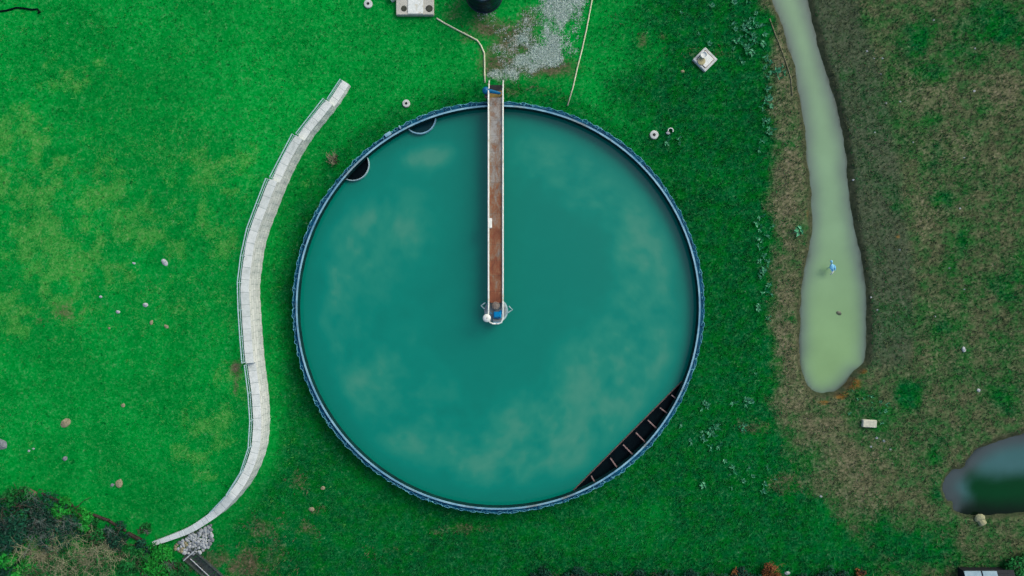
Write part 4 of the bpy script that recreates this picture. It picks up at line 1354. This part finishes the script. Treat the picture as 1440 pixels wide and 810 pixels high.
# ------------------------------------------------------------------ bottom right: fence and shed
fy = P(0, 807)[1]
fx0 = P(1232, 807)[0]; fx1 = P(1344, 807)[0]
fn = thing('slat_fence', ((fx0 + fx1) / 2, fy - .4, 0), 'low dark slatted fence along the bottom edge, left of the shed', 'fence')
k = 0
x = fx0
mbs = MB()
while x < fx1:
    mbs.box((x, fy - .42 + random.uniform(-.02, .02), .35), (.17, .05, .7 + random.uniform(-.05, .05)))
    x += .24
mbs.build('slats', simple('fence_dark', alb(50, 52, 48), alb(24, 26, 26), 5, .8, stain=alb(104, 100, 88)), fn)
for z in (.2, .52):
    MB().box(((fx0 + fx1) / 2, fy - .48, z), (fx1 - fx0, .05, .08)).build('rail', m_dark, fn)
sb = P(1380, 802)
shed = thing('shed', (sb[0], sb[1] - 1.2, 0), 'small dark shed with two pale blue roof sheets, cut by the bottom edge', 'shed')
wl = Vector(P(1348, 802)); wr = Vector(P(1412, 802))
sx0, sx1 = P(1346, 803)[0], P(1408, 803)[0]
shy = P(0, 802.3, 1.0)[1]
MB().box(((sx0 + sx1) / 2 , shy - 1.45, .55), (sx1 - sx0 - .1, 2.6, 1.1)).build('wall', m_slate, shed)
rz0, rz1 = 1.12, 1.7
rx0, rx1, rxm = P(1355.5, 802, 1.1)[0], P(1401.5, 802, 1.1)[0], P(1380, 802, 1.1)[0]
for a_, b_ in ((rx0, rxm - .06), (rxm + .06, rx1)):
    vsr = [(a_, shy, rz0), (b_, shy, rz0), (b_ + .35, shy - 2.8, rz1), (a_ + .35, shy - 2.8, rz1)]
    MB().add(vsr + [(x, y, z - .05) for x, y, z in vsr], [(3, 2, 1, 0), (4, 5, 6, 7), (0, 1, 5, 4), (1, 2, 6, 5), (2, 3, 7, 6), (3, 0, 4, 7)]).build('roof_sheet', m_sheet, shed)
vsr = [(sx0 - .1, shy + .05, rz0 - .07), (sx1 + .2, shy + .05, rz0 - .07), (sx1 + .55, shy - 2.9, rz1 - .07), (sx0 + .3, shy - 2.9, rz1 - .07)]
MB().add(vsr + [(x, y, z - .06) for x, y, z in vsr], [(3, 2, 1, 0), (4, 5, 6, 7), (0, 1, 5, 4), (1, 2, 6, 5), (2, 3, 7, 6), (3, 0, 4, 7)]).build('roof_deck', m_slate, shed)

# ------------------------------------------------------------------ gravel and grass tufts (uncountable)
gm = gravel.reshape(-1)
core = (np.abs(gv[:, 0]) < 42) & (np.abs(gv[:, 1]) < 25)
cand = np.where(core & (gm > .2))[0]; cand = rng.choice(cand, 40000); cand = cand[rng.uniform(0, 1, 40000) < gm[cand] ** 1.5]
n = 14000
pick = rng.choice(cand, n)
gp = gv[pick] + np.c_[rng.uniform(-.14, .14, (n, 2)), np.full(n, .01)]
oct_v = np.array([(1, 0, 0), (0, 1, 0), (-1, 0, 0), (0, -1, 0), (0, 0, .7), (0, 0, -.4)])
oct_f = np.array([(0, 1, 4), (1, 2, 4), (2, 3, 4), (3, 0, 4), (1, 0, 5), (2, 1, 5), (3, 2, 5), (0, 3, 5)])
sz = rng.uniform(.012, .042, n)
an = rng.uniform(0, 6.28, n)
vv = oct_v[None] * sz[:, None, None] * rng.uniform(.6, 1.3, (n, 6, 1))
vx = vv[..., 0] * np.cos(an)[:, None] - vv[..., 1] * np.sin(an)[:, None]
vy = vv[..., 0] * np.sin(an)[:, None] + vv[..., 1] * np.cos(an)[:, None]
vv = np.stack([vx, vy, vv[..., 2]], -1) + gp[:, None]
fs = (oct_f[None] + (np.arange(n) * 6)[:, None, None]).reshape(-1, 3)
tn = np.repeat(rng.uniform(0, 1, n), 6)
m_peb = leaf_mat('pebble_mix', alb(112, 138, 122), alb(160, 186, 172), alb(212, 228, 218))
o = np_mesh('gravel', vv.reshape(-1, 3), fs, m_peb, cols={'tint': np.stack([tn, tn, tn, tn * 0 + 1], -1)})
tag(o, 'loose pale gravel patch leading to the bridge steps', 'gravel', kind='stuff')

n = 130000
gx = rng.uniform(-42, 42, n); gy = rng.uniform(-25, 25, n)
i = np.clip(np.searchsorted(GX, gx) - 1, 0, len(GX) - 2); j = np.clip(np.searchsorted(GY, gy) - 1, 0, len(GY) - 2)
fx = (gx - GX[i]) / (GX[i + 1] - GX[i]); fy_ = (gy - GY[j]) / (GY[j + 1] - GY[j])
def samp(A):
    return (A[j, i] * (1 - fx) + A[j, i + 1] * fx) * (1 - fy_) + (A[j + 1, i] * (1 - fx) + A[j + 1, i + 1] * fx) * fy_
z = samp(ZZ)
bad = (np.hypot(gx - TC[0], gy - TC[1]) < 15.65) | (samp(ST) > -.25) | (samp(PO) > -.25) | (samp(gravel) > .55)
dW = seg_dist(gx, gy, [(f[0].x + f[2].x * .26, f[0].y + f[2].y * .26) for f in WF])
bad |= dW < .36
bad |= (gx > sl0[0]) & (gx < sl1[0]) & (gy > sl1[1])
bad |= np.abs(gx - P(990.5, 85)[0]) + np.abs(gy - P(990.5, 85)[1]) < 1.0
bad |= np.hypot(gx - nt_c[0], gy - nt_c[1]) < rt
lu = samp(lush_shade); dr_ = samp(dry); ye = samp(yellow); so = samp(soil)
keep = ~bad & (rng.uniform(0, 1, n) < .45 + .5 * lu - .2 * so)
gx, gy, z = gx[keep], gy[keep], z[keep]
lu, dr_, ye, so = lu[keep], dr_[keep], ye[keep], so[keep]
n = len(gx)
cl = np.array([alb(2, 142, 52)]); cd = np.array([alb(0, 92, 42)]); cy = np.array([alb(70, 150, 66)]); cb = np.array([alb(90, 104, 70)]); cs = np.array([alb(92, 88, 66)])
colr = cl * (1 - lu[:, None]) + cd * lu[:, None]
u = rng.uniform(0, 1, n)
colr = np.where((u < ye * .9)[:, None], cy, colr)
colr = np.where((u < dr_)[:, None], cb, colr)
colr = np.where((u < so * .7)[:, None], cs, colr)
colr = colr * rng.uniform(.78, 1.3, (n, 1))
hgt = rng.uniform(.05, .14, n) * (1 + 1.0 * lu)
vs_ = []; 
for b in range(3):
    a_ = rng.uniform(0, 6.28, n); lean = rng.uniform(.3, 1.1, n) * hgt
    wd_ = rng.uniform(.018, .035, n)
    bx_, by_ = gx + rng.uniform(-.06, .06, n), gy + rng.uniform(-.06, .06, n)
    ca, sa = np.cos(a_), np.sin(a_)
    v0 = np.stack([bx_ - sa * wd_, by_ + ca * wd_, z - .02], -1); v1 = np.stack([bx_ + sa * wd_, by_ - ca * wd_, z - .02], -1)
    v2 = np.stack([bx_ + ca * lean, by_ + sa * lean, z + hgt], -1)
    vs_.append(np.stack([v0, v1, v2], 1))
V = np.concatenate(vs_, 0).reshape(-1, 3)
Fc = np.arange(len(V)).reshape(-1, 3)
C4 = np.concatenate([np.repeat(colr, 3, 0)] * 3, 0)
C4 = np.c_[C4, np.ones(len(C4))]
m_tuft, nt, bs = mat('grass_blades')
a = attr_col(nt, 'tint')
nt.links.new(a.outputs['Color'], bs.inputs['Base Color'])
bs.inputs['Roughness'].default_value = .85
bs.inputs['Specular IOR Level'].default_value = .15
o = np_mesh('grass', V, Fc, m_tuft, cols={'tint': C4})
tag(o, 'short green and dry grass covering the ground around the tank', 'grass', kind='stuff')
